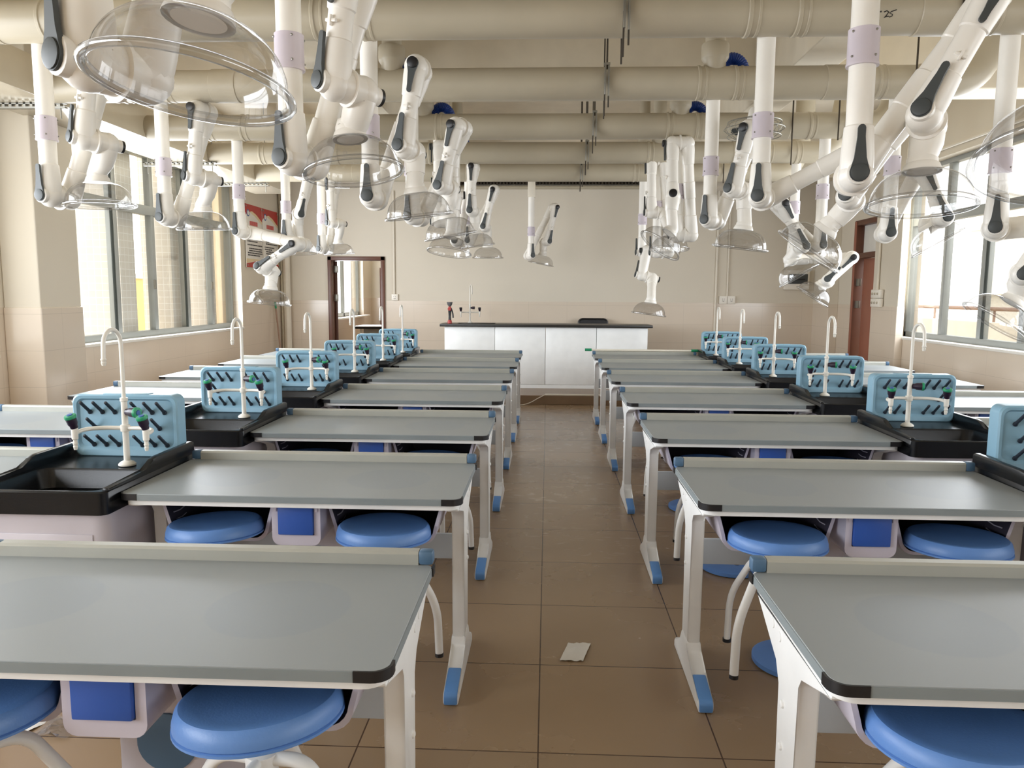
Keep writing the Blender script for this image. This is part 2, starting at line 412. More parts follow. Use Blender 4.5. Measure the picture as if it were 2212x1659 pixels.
# ------------------------------------------------------------------ windows
def window(name, s, y0, y1, divs, z0=SILL, z1=HEAD, trans=2.36, xg=4.37, label=None, latch=()):
    """aluminium window with a transom: s=-1 left wall, s=1 right wall"""
    X = s*xg
    bm = B()
    def bar(a, b, c, d, t=.05, dx=0.): box(bm, X-t/2+dx, X+t/2+dx, a, b, c, d, .004)
    bar(y0, y1, z0, z0+.07, .09); bar(y0, y1, z1-.05, z1, .09); bar(y0, y0+.05, z0, z1, .09); bar(y1-.05, y1, z0, z1, .09)
    bar(y0, y1, trans-.05, trans+.05, .08)
    for i, d in enumerate(divs): bar(d-.035, d+.035, z0, z1, .07 if i % 2 else .085)
    fr = finish(name, bm, M_winframe); fr['kind'] = 'structure'
    if label: fr['label'] = label
    bm = B(); ed = [y0+.05]+list(divs)+[y1-.05]
    for d in ed[1:-1:2]:
        box(bm, X-.035*s-.006, X-.035*s+.006, d-.075, d-.04, z0+.07, trans-.05)
        box(bm, X-.035*s-.006, X-.035*s+.006, d-.075, d-.04, trans+.05, z1-.05)
    finish('gasket', bm, M_gasket, fr, False)
    for a, b in zip(ed, ed[1:]):
        bm = B(); box(bm, X-.003, X+.003, a+.02, b-.02, z0+.06, trans-.04); box(bm, X-.003, X+.003, a+.02, b-.02, trans+.04, z1-.04)
        finish('pane', bm, M_glass, fr, False)
    for d in latch:
        bm = B(); box(bm, X-s*.05-.012, X-s*.05+.012, d-.012, d+.012, 1.52, 1.62, .006); finish('latch', bm, M_steel, fr)
    # stone sill on the wall
    bm = B(); xa, xb = s*(XW-.012), s*(XW+.13)
    box(bm, min(xa, xb), max(xa, xb), y0-.02, y1+.02, z0-.02, z0+.008, .004); finish('window_sill', bm, M_outw, fr)
    return fr
window('window_1', -1, *WIN_L[2], [7.60, 8.35, 9.12, 9.80], label='long aluminium window beside the tiled pillar', latch=(8.31, 9.76))
window('window_2', 1, *WIN_R[2], [6.55, 7.25, 7.92, 8.70], label='aluminium window onto the corridor')
window('window_3', -1, *WIN_L[1], [2.5, 3.25, 4.0, 4.75])
window('window_4', 1, *WIN_R[1], [2.5, 3.25, 4.0])
window('window_5', -1, *WIN_L[0], [-1.5, -.6, .3]); window('window_6', 1, *WIN_R[0], [-1.5, -.6, .3])

# ------------------------------------------------------------------ outside, left: mosaic fins and a far house
def fin(y0, y1, x0, x1, label, m=M_mosaic):
    bm = B(); box(bm, x0, x1, y0, y1, -3, 6, .01); o = finish('outside_wall_fin', bm, m); o['kind'] = 'structure'; o['label'] = label
fin(7.90, 8.20, -5.4, -4.47, 'white mosaic tiled fin outside the first pane')
fin(9.00, 9.25, -4.83, -4.47, 'white mosaic tiled fin outside the second pane')
fin(9.90, 10.2, -5.3, -4.47, 'white mosaic tiled fin outside the third pane')
fin(11.5, 11.8, -5.6, -4.47, 'cream wall outside the fourth pane', M_cream)
fin(13.2, 13.5, -6.2, -4.47, 'pale wall outside the far panes', M_outw)
h = thing('far_house', 'pale yellow house far outside the long window', 'building', (-18.4, 33, 0))
bm = B(); box(bm, -1.3, 1.3, -3, 3, -6, 2.0); finish('wall', bm, M_outy, h, False)
bm = B(); box(bm, -1.4, 1.4, -3.2, 3.2, 2.0, 2.2); finish('roof', bm, M_outw, h, False)
for z in (-2.2, .4):
    bm = B(); box(bm, -.6, .5, -3.04, -2.98, z-.4, z+.6); finish('house_window', bm, M_rail, h, False)
bm = B(); box(bm, -60, 60, -20, 60, -6.2, -6); struct('ground', bm, M_cream, 'pale ground outside')

# ------------------------------------------------------------------ outside, right: corridor, parapet, school building, chairs
bm = B(); box(bm, 4.48, 6.9, -3, 24, -.15, 0); struct('corridor_floor', bm, M_cream, 'corridor floor outside the window')
bm = B(); box(bm, 6.7, 6.85, -3, 24, 0, 1.1, .01); struct('parapet_wall', bm, M_outw, 'white corridor parapet wall')
r_ = thing('handrail', 'brown handrail on short posts along the corridor parapet', 'railing', (6.78, 12, 1.1))
bm = B(); sweep(bm, [(0, -10, .20), (0, 12, .20)], .03, 8); finish('top_rail', bm, M_rail, r_)
for k in range(12):
    bm = B(); sweep(bm, [(0, -9+k*1.8, 0), (0, -9+k*1.8, .2)], .02, 8); finish('post', bm, M_rail, r_)
sb = thing('school_building', 'white school block with an outside stair seen through the corridor window', 'building', (24, 30, 0))
bm = B(); box(bm, 0, 6, -16, 14, -6, 10); finish('wall', bm, M_outw, sb, False)
for z in (-2.0, 1.6, 5.0):
    bm = B(); box(bm, -.9, 0, -16, 14, z, z+.9); finish('balcony', bm, M_outw, sb, False)
    for y in (-12, -8, -4, 0, 4, 8):
        bm = B(); box(bm, -.05, .02, y, y+1.6, z+1.3, z+2.8); finish('building_window', bm, M_winframe, sb, False)
bm = B(); prism(bm, [(-6, -2), (-2, 1.6), (-2, 2.4), (-6, -1.2)], 'x', -1.6, -.9); finish('stair', bm, M_outw, sb, False)
def task_chair(label, loc, rz, kind='mesh'):
    t = thing('office_chair', label, 'chair', loc, rz)
    bm = B(); pts = rrect(-.22, .22, .52, .98, .06)
    loops(bm, [[(x, -.20-.03*(z-.5)-.02*math.cos(x*5), z) for x, z in pts], [(x, -.225-.03*(z-.5)-.02*math.cos(x*5), z) for x, z in pts]])
    finish('backrest', bm, M_mesh, t)
    bm = B(); loop = [V((x, -.205-.03*(z-.5)-.02*math.cos(x*5), z)) for x, z in pts]; sweep(bm, loop+[loop[0]], .016, 8); finish('back_frame', bm, M_black, t)
    bm = B(); box(bm, -.23, .23, -.2, .24, .43, .50, .025); finish('seat', bm, M_black, t)
    for s in (-1, 1):
        bm = B(); sweep(bm, fillet([(s*.2, -.05, .45), (s*.29, -.05, .46), (s*.29, -.05, .66), (s*.28, .08, .67)], .03), .015, 8); box(bm, s*.28-.03, s*.28+.03, -.1, .14, .665, .69, .01); finish('armrest', bm, M_handle, t)
    bm = B(); sweep(bm, [(0, 0, .10), (0, 0, .44)], .028, 10); finish('gas_post', bm, M_black, t)
    bm = B()
    for k in range(5):
        a = 2*PI*k/5+.3; sweep(bm, [(0, 0, .10), (.26*math.cos(a), .26*math.sin(a), .06)], [.025, .016], 8)
    finish('star_base', bm, M_black, t)
    for k in range(5):
        a = 2*PI*k/5+.3; bm = B(); lathe(bm, [(.03, -.012), (.03, .012)], 12, frame((.26*math.cos(a), .26*math.sin(a), .03), (math.sin(a), -math.cos(a), 0))); finish('caster', bm, M_black, t)
    return t
task_chair('black mesh office chair in the corridor, the one farther from the camera', (5.35, 9.05, 0), 1.2)
task_chair('black office chair in the corridor with its grey armrest against the window', (5.0, 8.28, 0), .3)
task_chair('black mesh office chair behind the white teacher bench', (.70, 11.62, .126), PI)

# ------------------------------------------------------------------ next room through the open doorway
YN = 18.2
bm = B(); box(bm, -4.5, -.6, YF+.2, YN+.2, -.1, 0); struct('floor_next_room', bm, M_floor, 'floor of the next room')
bm = B()
box(bm, -4.48, -4.2, YF+.2, 14.8, 0, 3.2); box(bm, -4.48, -4.2, 14.8, 17.4, 0, .98); box(bm, -4.48, -4.2, 14.8, 17.4, 2.5, 3.2); box(bm, -4.48, -4.2, 17.4, YN+.2, 0, 3.2)
box(bm, -4.2, -.6, YN, YN+.2, 0, 3.2); box(bm, -.8, -.6, YF+.2, YN, 0, 3.2)
struct('wall_next_room', bm, M_wall, 'walls of the next room')
bm = B(); box(bm, -4.5, -.6, YF+.2, YN+.2, 3.2, 3.35); struct('ceiling_next_room', bm, M_ceiling, 'ceiling of the next room')
bm = B(); X = -4.33
for a, b, c, d in ((14.8, 17.4, .98, 1.06), (14.8, 17.4, 2.44, 2.5), (14.8, 14.87, .98, 2.5), (17.33, 17.4, .98, 2.5), (16.05, 16.13, .98, 2.5)): box(bm, X-.03, X+.03, a, b, c, d, .004)
fr = finish('window_7', bm, M_winframe); fr['kind'] = 'structure'; fr['label'] = 'sliding window of the next room'
for a, b in ((14.87, 16.05), (16.13, 17.33)):
    bm = B(); box(bm, X-.003, X+.003, a, b, 1.06, 2.44); finish('pane', bm, M_glass, fr, False)
bm = B(); box(bm, -4.21, -4.06, 14.75, 17.45, .96, .985); finish('window_sill', bm, M_outw, fr, False)
d = sempty('door_3', 'brown panelled door standing in the next room')
bm = B(); box(bm, -3.98, -3.1, YN-.06, YN-.01, 0, 2.07, .005); finish('leaf', bm, M_wood, d)
bm = B(); box(bm, -3.85, -3.25, YN-.08, YN-.05, 1.15, 1.85, .02); box(bm, -3.85, -3.25, YN-.08, YN-.05, .2, .95, .02); finish('door_panel', bm, M_wood, d)
nb = thing('lab_bench', 'white lab bench with a black edged top in the next room', 'bench', (-2.95, 15.35, 0))
bm = B(); box(bm, -.85, 1.1, -.35, .35, .80, .83, .004); finish('bench_top', bm, M_bench, nb)
bm = B(); box(bm, -.86, 1.1, -.36, -.34, .775, .815); box(bm, -.86, -.84, -.35, .35, .775, .815); finish('black_edge', bm, M_black, nb)
bm = B(); box(bm, -.70, 1.05, -.27, .30, .0, .78, .004); finish('cabinet', bm, M_panel, nb)
bm = B(); box(bm, -.76, -.72, -.31, -.27, 0, .78); finish('leg', bm, M_bench, nb)
bm = B(); box(bm, -.25, .3, -.2, .2, .831, .835); finish('sink_bowl', bm, M_black, nb)

# ------------------------------------------------------------------ doors
d1 = sempty('door_1', 'dark brown doorway frame in the front wall')
bm = B(); box(bm, DX0-.0, DX0+.06, YF-.03, YF+.22, 0, DZ, .004); box(bm, DX1-.06, DX1, YF-.03, YF+.22, 0, DZ, .004); box(bm, DX0, DX1, YF-.03, YF+.22, DZ-.06, DZ, .004); finish('door_frame', bm, M_wood, d1)
bm = B(); box(bm, -.02, .02, 0, .82, .01, DZ-.07, .004, Matrix.Translation((DX0+.085, YF+.15, 0)) @ Matrix.Rotation(.30, 4, 'Z')); finish('door_leaf', bm, M_wood, d1)
for z in (.35, 1.35, 1.8):
    bm = B(); box(bm, DX0+.06, DX0+.12, YF+.10, YF+.14, z, z+.11, .004); finish('hinge', bm, M_steel, d1)
d2 = sempty('door_2', 'red-brown side door with a glazed transom')
bm = B()
for a, b, c, e in ((9.99, 10.06, 0, 2.5), (10.78, 10.86, 0, 2.5), (9.99, 10.86, 2.43, 2.5), (9.99, 10.86, 1.99, 2.06)): box(bm, 4.19, 4.40, a, b, c, e, .004)
finish('door_frame', bm, M_wood, d2)
bm = B(); box(bm, 4.24, 4.28, 10.07, 10.62, .01, 1.98, .004); finish('door_leaf', bm, M_doorred, d2)
bm = B(); box(bm, 4.185, 4.2, 10.79, 10.86, 0, 2.49, .003); finish('casing', bm, M_doorred, d2)
bm = B(); box(bm, 4.29, 4.30, 10.06, 10.78, 2.06, 2.43); finish('transom_pane', bm, M_outw, d2, False)
for z in (1.32, 1.62):
    bm = B(); box(bm, 4.21, 4.24, 10.66, 10.78, z, z+.1, .004); finish('hinge', bm, M_steel, d2)

# ================================================================== CEILING SERVICES
PIPEY = {'m': 1.60, '0': 2.87, 'A': 4.14, 'B': 5.41, 'C': 6.73, 'D': 7.95, 'E': 9.20}
PZ, PR, PDY = 2.893, .105, -.06      # pipe height and radius; the pipes run a little nearer than their drops
# long rectangular duct along the window side
du = thing('rectangular_duct', 'long cream rectangular duct hung under the ceiling along the window side', 'duct', (-3.70, 3.6, 2.80))
bm = B(); box(bm, -.25, .25, -6.4, 6.75, 0, .258, .006); finish('duct_body', bm, M_soffit, du)
for i, y in enumerate((5.39, 7.83, 9.31)):
    words = ('nearest to the tiled pillar', 'above the middle of the long window', 'nearest to the posters')[i]
    h = thing('strut_hanger', f'perforated steel strut carrying the rectangular duct, {words}', 'hanger', (-3.75, y, 2.76), 0, 'struts under the rectangular duct')
    bm = B(); L_ = .75
    for k in range(15):
        x = -L_/2 + k*.05
        box(bm, x, x+.018, -.018, .018, .012, .038)
    box(bm, -L_/2, L_/2, -.018, .018, .030, .038); box(bm, -L_/2, L_/2, -.018, .018, 0, .012)
    finish('strut', bm, M_steel, h, False)
    for s in (-1, 1):
        bm = B(); sweep(bm, [(s*.335, 0, -.07), (s*.335, 0, CEIL-2.76)], .005, 6); finish('threaded_rod', bm, M_steel, h)

ROWNAME = {'m': 'nearest the camera', '0': 'second from the camera', 'A': 'largest along the top', 'B': 'next behind the largest', 'C': 'second behind the largest', 'D': 'third behind the largest', 'E': 'farthest from the camera'}
XIL, XIR, XOL, XOR_ = -.95, 1.10, -2.71, 2.31
def band(bm, x, r=.006, w=.012):
    lathe(bm, [(PR, -w), (PR+r, -w*.6), (PR+r, w*.6), (PR, w)], 32, frame((x, 0, 0), (1, 0, 0)), False, False)
for k, y in PIPEY.items():
    XR = 3.4 if k in ('A', '0', 'm') else 2.80
    t = thing('duct_pipe', f'thick cream exhaust pipe across the room, {ROWNAME[k]}', 'pipe', (0, y+PDY, PZ), 0, 'exhaust pipes across the room')
    bm = B(); pts = [V((-3.46, 0, 0)), V((XR, 0, 0))]
    if k not in ('A', '0', 'm'):
        pts = fillet([V((-3.46, 0, 0)), V((XR, 0, 0)), V((XR+.1, .0, CEIL-PZ-.3)), V((XR+.1, 0, CEIL-PZ-.002))], .2, 8)
    sweep(bm, pts, PR, 32, True); finish('pipe_body', bm, M_pipe, t)
    for x in (-1.20, -.955, .98, 1.22, -2.92, -2.62, 2.14, 2.42):
        bm = B(); band(bm, x); band(bm, x+.045, .004, .008); finish('coupling_ring', bm, M_pipe, t)
    for x0, x1 in ((1.80, 1.98), (-2.30, -2.12)):
        bm = B(); lathe(bm, [(PR, x0), (PR+.005, x0+.004), (PR+.005, x1-.004), (PR, x1)], 32, frame((0, 0, 0), (1, 0, 0)), False, False); finish('coupling_sleeve', bm, M_pipe, t)
    for x in (-1.07, 1.09, 2.42 if k in ('A', '0', 'm') else -9):
        if x < -5: continue
        bm = B(); lathe(bm, [(.072, -.02), (.072, .10), (.086, .12), (.090, .13), (.090, .21), (.084, .22), (.066, .225), (.06, CEIL-PZ-.032)], 24, Matrix.Translation((x, 0, .03)), False, False)
        finish('riser', bm, M_pipe, t)
        # corrugated blue hose arching out of the riser
        bm = B(); s = -1 if x < 0 else 1
        pp, rr = [], []
        for i in range(41):
            a = PI*i/40
            pp.append(V((x + .14 - .08*math.cos(a), .12, .09 + .10*math.sin(a)))); rr.append(.038 + .004*(i % 2))
        sweep(bm, pp, rr, 14); finish('blue_hose', bm, M_blueh, t)
    # clevis hanger with two rods at the middle of the pipe
    hx = .37
    h = thing('pipe_hanger', f'dark rod hanger on the exhaust pipe that is {ROWNAME[k]}', 'hanger', (hx, y+PDY, PZ), 0, 'rod hangers on the exhaust pipes')
    bm = B(); sweep(bm, [(.0, -PR-.016, .06), (.0, -PR-.016, CEIL-PZ-.002)], .006, 6); sweep(bm, [(.0, PR+.016, -.2), (.0, PR+.016, CEIL-PZ-.002)], .005, 6); finish('rod', bm, M_rod, h)
    bm = B(); box(bm, -.016, -.004, -PR-.03, -PR-.006, -.10, .10, .002); box(bm, .008, .018, -PR-.03, -PR-.006, -.11, .10, .002); box(bm, -.018, .02, -PR-.032, -PR-.004, .085, .10, .002); finish('bracket', bm, M_steel, h)
    bm = B(); sweep(bm, [(-.012, -PR-.018, -.02), (-.014, -PR-.018, -.235)], .005, 6); sweep(bm, [(.012, -PR-.018, -.02), (.012, -PR-.018, -.18)], .005, 6); finish('rod_tail', bm, M_rod, h)
    for x in (2.35, 1.98):
        bm = B(); sweep(bm, [(x-hx, -PR-.012, -.14), (x-hx, -PR-.012, CEIL-PZ-.002)], .006, 6); finish('side_rod', bm, M_rod, h)
    if k == 'A':
        # handwritten 25 in black marker on the lower front of the pipe
        bm = B()
        def onp(u, v):
            p = at(1918+u, 32+v, Y=y+PDY-PR*.8); x = p.x
            # nearest point of the pipe surface along the view ray
            d = (p-CAM).normalized(); o = CAM - V((0, y+PDY, PZ)); a_ = d.y**2+d.z**2; b_ = 2*(o.y*d.y+o.z*d.z); c_ = o.y**2+o.z**2-(PR+.001)**2
            tt = (-b_-math.sqrt(max(0, b_*b_-4*a_*c_)))/(2*a_); q = CAM+d*tt; return q - V((0, y+PDY, PZ))
        for st in ([(-8, -6), (-2, -9), (2, -6), (-3, 1), (-8, 6), (-4, 4), (2, 3)], [(9, -8), (4, -4), (10, -1), (9, 3), (3, 5)], [(8, -7), (13, -9), (19, -11)]):
            sweep(bm, [onp(*q) for q in st], .0022, 5)
        sphere(bm, onp(-15, -7), .004, 8)
        finish('handwritten_number', bm, M_black, t)

# ------------------------------------------------------------------ fume extraction arms
O_ = .062       # half the distance between the two tubes of a joint
RT = .045       # tube radius
def handle(bm, p, a, d, s=1.):
    """teardrop grip: round pad at p, facing along a, tail along d"""
    d = (d - a*d.dot(a)).normalized(); m = frame(p, a, d)
    prof = arc((0, 0), .033*s, PI*.36, 2*PI-PI*.36, 12) + [(.05*s, -.020*s), (.12*s, -.013*s)] + arc((.15*s, 0), .013*s, -PI/2, PI/2, 5) + [(.12*s, .013*s), (.05*s, .020*s)]
    prism(bm, prof, 'z', 0, .012, m)
    lathe(bm, [(.030*s, .011), (.030*s, .016), (.024*s, .018)], 18, m)
def tubepath(S, a0, d, E, a1):
    return fillet([S, S + a0, E + a1*-1 if False else E - a1, E], .045, 6)
ARMS = []
def arm(label, row, X, j1, j2, j3, rim, phi=0, phi3=None, coll=2.30, y=None, axis=None, tilt=None, light=False):
    Y = PIPEY[row] if y is None else y
    def P3(q, p, n): return V(q) if len(q) == 3 else on_plane(q[0], q[1], p, n)
    a = V((-math.sin(math.radians(phi)), -math.cos(math.radians(phi)), 0))
    p3 = phi if phi3 is None else phi3
    z1 = at(j1[0], j1[1], Y=Y).z if len(j1) == 2 else j1[2]
    P1 = V((X, Y, z1))
    P2 = P3(j2, P1, a); P3_ = P3(j3, P2, a)
    d2 = (P2-P1).normalized(); d3 = (P3_-P2).normalized()
    a3 = V((-math.sin(math.radians(p3)), -math.cos(math.radians(p3)), 0)); a3 = (a3 - d3*a3.dot(d3)).normalized()
    N0 = P3_ - a3*2*O_
    Rm = P3(rim, N0, a3)
    hx = (Rm-N0); ln = hx.length; hx.normalize()
    if axis: hx = V(axis).normalized()
    ARMS.append((label, round((P2-P1).length, 2), round((P3_-P2).length, 2), round(ln, 2), [round(c, 2) for c in P2], [round(c, 2) for c in P3_], [round(c, 2) for c in Rm]))
    t = thing('extraction_arm', label, 'fume extraction arm', (X, Y, 2.80), 0, 'fume extraction arms')
    W = V((X, Y, 2.80))
    L = lambda p: p - W
    dn = V((0, 0, -1))
    # drop tube with its lower elbow
    M1 = P1 - a*O_; M2 = P2 - a*O_; M3 = P3_ - a3*O_
    def elbowed(pts, rads, name, m=M_arm):
        bm = B(); sweep(bm, [L(p) for p in pts], rads, 20); return bm
    def bend(c, din, dout, r0, r1, rc=.05):
        """points and radii of a fat elbow at corner c, arriving along din and leaving along dout"""
        f = fillet([c - din*.058, c, c + dout*(O_-.004)], .058, 6)
        return f, [r0]*len(f)
    RB = .057
    bm = B(); top = V((X, Y, 2.835 if row != 'T' else 2.82))
    pts = [top, V((X, Y, coll+.02)), V((X, Y, coll+.02))]; rad = [.046, .046, RT]
    el, er = bend(P1, dn, -a, RB, RB)
    pts += [P1 + V((0, 0, .17)), P1 + V((0, 0, .165))] + el; rad += [RT, .050] + er
    sweep(bm, [L(p) for p in pts], rad, 20); sphere(bm, L(P1), RB+.003, 18)
    lathe(bm, [(RB+.004, -.007), (RB+.011, -.004), (RB+.011, .004), (RB+.004, .007)], 24, frame(L(M1), a))
    finish('drop_tube', bm, M_arm, t)
    if row == 'T':
        bm = B(); box(bm, -.052, .052, -.04, .04, .018, .26, .004); finish('ceiling_stub', bm, M_trunk, t)
    bm = B(); lathe(bm, [(.050, 0), (.0555, .0), (.0555, .008), (.053, .012), (.053, .125), (.047, .127)], 24, Matrix.Translation(L(V((X, Y, coll)))), True, True)
    finish('collar', bm, M_lilac, t)
    bm = B()
    for k in range(4):
        an = k*PI/2 + .5
        for dz in (.028, .112): sphere(bm, L(V((X+.054*math.cos(an), Y+.054*math.sin(an), coll+dz))), .0045, 6)
    finish('collar_screws', bm, M_steel, t)
    # tube between joint 1 and 2 (on the far side)
    A1, A2 = P1 - a*2*O_, P2 - a*2*O_
    bm = B()
    e1 = fillet([A1 + a*(O_-.004), A1, A1 + d2*.058], .058, 6); e2 = fillet([A2 - d2*.058, A2, A2 + a*(O_-.004)], .058, 6)
    mid = (A1+A2)/2
    pts = e1 + [A1+d2*.165, A1+d2*.17, mid - d2*.07, mid - d2*.065, mid + d2*.065, mid + d2*.07, A2-d2*.17, A2-d2*.165] + e2
    rad = [RB]*len(e1) + [.050, RT, RT, .049, .049, RT, RT, .050] + [RB]*len(e2)
    if (P2-P1).length < .36:
        pts = e1 + e2; rad = [RB]*len(e1) + [RB]*len(e2)
    sweep(bm, [L(p) for p in pts], rad, 20); sphere(bm, L(A1), RB+.003, 18); sphere(bm, L(A2), RB+.003, 18)
    lathe(bm, [(RB+.004, -.007), (RB+.011, -.004), (RB+.011, .004), (RB+.004, .007)], 24, frame(L(M2), a))
    finish('lower_arm', bm, M_arm, t)
    # tube between joint 2 and 3 (on the near side)
    bm = B()
    e1 = fillet([P2 - a*(O_-.004), P2, P2 + d3*.058], .058, 6); e2 = fillet([P3_ - d3*.058, P3_, P3_ - a3*(O_-.004)], .058, 6)
    pts = e1 + [P2+d3*.15, P2+d3*.155, P3_-d3*.15, P3_-d3*.145] + e2; rad = [RB]*len(e1) + [.050, RT, RT, .050] + [RB]*len(e2)
    if (P3_-P2).length < .34: pts = e1 + e2; rad = [RB]*len(e1) + [RB]*len(e2)
    sweep(bm, [L(p) for p in pts], rad, 20); sphere(bm, L(P2), RB+.003, 18); sphere(bm, L(P3_), RB+.003, 18)
    lathe(bm, [(RB+.004, -.007), (RB+.010, -.004), (RB+.010, .004), (RB+.004, .007)], 24, frame(L(M3), a3))
    finish('upper_arm', bm, M_arm, t)
    # neck down to the hood
    ap = Rm - hx*.13
    bm = B()
    e1 = fillet([N0 + a3*(O_-.004), N0, N0 + (ap-N0).normalized()*.058], .058, 6)
    dd = (ap-N0).length; dn3 = (ap-N0).normalized()
    pts = list(e1); rad = [RB]*len(e1)
    if dd > .17: pts += [N0+dn3*.12, N0+dn3*.123]; rad += [.052, RT+.002]
    pts += [ap - hx*.05, ap - hx*.046, ap - hx*.03, ap - hx*.026, ap - hx*.004, ap]; rad += [RT+.003, .052, .053, .058, .066, .066]
    sweep(bm, [L(p) for p in pts], rad, 22); sphere(bm, L(N0), RB+.003, 18)
    finish('neck', bm, M_arm, t)
    # handles and end caps
    for p, ax, dirv, m, nm in ((P1, a, -dn, M_handle, 'handle'), (P3_, a3, -d3, M_handle, 'handle')):
        bm = B(); lathe(bm, [(.042, RB-.04), (.040, RB+.006), (.034, RB+.009)], 20, frame(L(p), ax)); finish('joint_boss', bm, M_arm, t)
        bm = B(); handle(bm, L(p)+ax*(RB+.004), ax, dirv); finish(nm, bm, m, t)
    bm = B(); handle(bm, L(P2)+a*(RB+.001), a, d3, .9); finish('handle', bm, M_handle, t)
    bm = B(); lathe(bm, [(.028, RB), (.028, RB+.024), (.022, RB+.027)], 20, frame(L(P2), a)); finish('black_knob', bm, M_black, t)
    bm = B(); lathe(bm, [(.036, RB-.02), (.034, RB+.010)], 20, frame(L(N0), -a3)); finish('joint_boss', bm, M_arm, t)
    bm = B(); lathe(bm, [(.033, RB+.010), (.033, RB+.024), (.028, RB+.027)], 20, frame(L(N0), -a3)); finish('black_knob', bm, M_black, t)
    # damper clip
    c = P3_ - d3*.20; q = a.cross(d3).normalized()
    bm = B(); box(bm, -.006, .006, -.022, .022, 0, .014, .003, frame(L(c)+a*(RT-.002), a, d3)); box(bm, -.018, .018, -.004, .004, 0, .018, .002, frame(L(c)+a*(RT-.002), a, d3)); finish('damper_clip', bm, M_arm, t)
    # clear dome
    Hm = frame(L(ap), hx)
    prof = [(.050, .0)]
    for i in range(13):
        s = i/12; an = s*PI/2*.93
        prof.append((.05 + .122*math.sin(an), .112*(1-math.cos(an))))
    prof += [(.174, .118)]
    hd = thing_part = finish_dome(prof, Hm, t)
    return t
def finish_dome(prof, Hm, t):
    bm = B(); lathe(bm, prof, 48, Hm, False, False); o = finish('hood', bm, M_dome, t, True, 80)
    o['label'] = 'clear dome hood'
    bm = B(); lathe(bm, [(.172, .113), (.181, .113), (.188, .118), (.190, .124), (.186, .130), (.178, .131), (.172, .126)], 56, Hm, False, False)
    # close the ring
    finish('rim', bm, M_rim, o, True, 60)
    return o

S = 'fume extraction arm'
# inner row, poster side
arm('extraction arm with the big hood at the upper corner, nearest of the poster-side aisle line', 'm', XIL, (195, 135), (-.72, 1.50, 2.62), (-.60, 1.46, 2.26), tuple(at(412, 196, Y=1.44)), 30, 40, axis=(-.10, -.13, -.98))
arm('extraction arm second in the poster-side aisle line, its hood below the big corner hood rim', '0', XIL, (635, 345), (748, -78), (722, 182), (765, 376), 22, 40, axis=(0.12, -0.12, -0.98))
arm('extraction arm in the poster-side aisle line with its black knob just below the largest pipe', 'A', XIL, (790, 425), (898, 143), (872, 318), (906, 470), 4, 18, axis=(0.12, 0.09, -0.99))
arm('extraction arm fourth in the poster-side aisle line, hood tilted over a joint cap', 'B', XIL, (895, 468), (984, 272), (955, 402), (974, 512), 22, 22, axis=(0.18, 0.08, -0.98))
arm('extraction arm turned sideways, fifth in the poster-side aisle line, hood open toward the camera', 'C', XIL, (938, 478), (-.93, 6.62, 2.72), (-.90, 6.45, 2.30), tuple(at(970, 547, Y=6.42)), 82, 82, axis=(-0.1, -0.17, -0.98))
arm('extraction arm sixth in the poster-side aisle line, black knob close under the fourth pipe', 'D', XIL, (985, 520), (1020, 360), (1018, 455), (1031, 533), 5, 10, axis=(0.14, 0.05, -0.99))
arm('extraction arm seventh in the poster-side aisle line, standing out against the pale front wall', 'E', XIL, (1012, 520), (1066, 410), (1046, 490), (1054, 558), 5, 10, axis=(0, 0.05, -1))
arm('small extraction arm alone above the teacher bench', 'T', -.24, (1141, 552), (1200, 448), (1183, 522), (1168, 571), -25, -25, coll=2.29, y=10.87, axis=(-0.2, 0.05, -0.98))
# outer row, window side
arm('extraction arm in front of the tiled pillar, nearest the windows', 'A', XOL, (110, 424), (195, 105), (180, 300), (216, 446), 14, 38, axis=(0.03, 0, -1))
arm('extraction arm with its hood against the middle of the long window', 'B', XOL, (362, 470), (426, 235), (418, 382), (442, 497), 14, 40, axis=(0, 0.08, -1))
arm('extraction arm reaching sideways past the posters with its hood hanging lowest', 'C', XOL, (515, 500), (640, 527), (566, 578), (582, 657), 18, 45, axis=(-0.1, 0, -1))
arm('extraction arm right of the posters with a joint above the sideways arm', 'D', XOL, (614, 510), (672, 345), (648, 462), (648, 548), 6, -30)
arm('extraction arm over the doorway of the next room', 'E', XOL, (690, 538), (712, 385), (716, 482), (733, 550), 25, 40, axis=(0.06, 0.05, -1))
# inner row, door side
arm('extraction arm nearest the camera on the door side, big hood cut off', 'm', XIR, (2292, 150), (1.42, 1.55, 2.52), (1.22, 1.60, 2.26), (2312, 362), 78, 40, axis=(-0.17, -0.29, -0.94))
arm('extraction arm with the large centred hood, second of the door-side aisle line', '0', XIR, (1800, 378), (2158, -30), (1996, 248), (1988, 449), 12, 38, axis=(-0.03, -0.12, -0.99))
arm('extraction arm with the strongly tilted clear hood in front of the fuse box', 'A', XIR, (1650, 425), (1962, 252), (1832, 425), (1744, 545), 25, 35, axis=(-0.52, 0.3, -0.8))
arm('extraction arm beside the door-side caged fan, its hood seen from the side', 'B', XIR, (1545, 475), (1616, 278), (1585, 408), (1598, 538), 40, 50, axis=(-0.12, 0.06, -0.99))
arm('extraction arm folded upright edge-on, its hood tipped up toward the aisle', 'C', XIR, (1472, 508), (1.02, 6.60, 2.74), (1.02, 6.50, 2.26), (1424, 532), 88, 188, axis=(-.60, -.15, -.80))
arm('extraction arm half hidden behind the tipped hood of the folded arm', 'D', XIR, (1418, 545), (1.02, 7.90, 2.83), (1.02, 7.82, 2.30), (1446, 540), 86, 86, axis=(0, -0.12, -0.99))
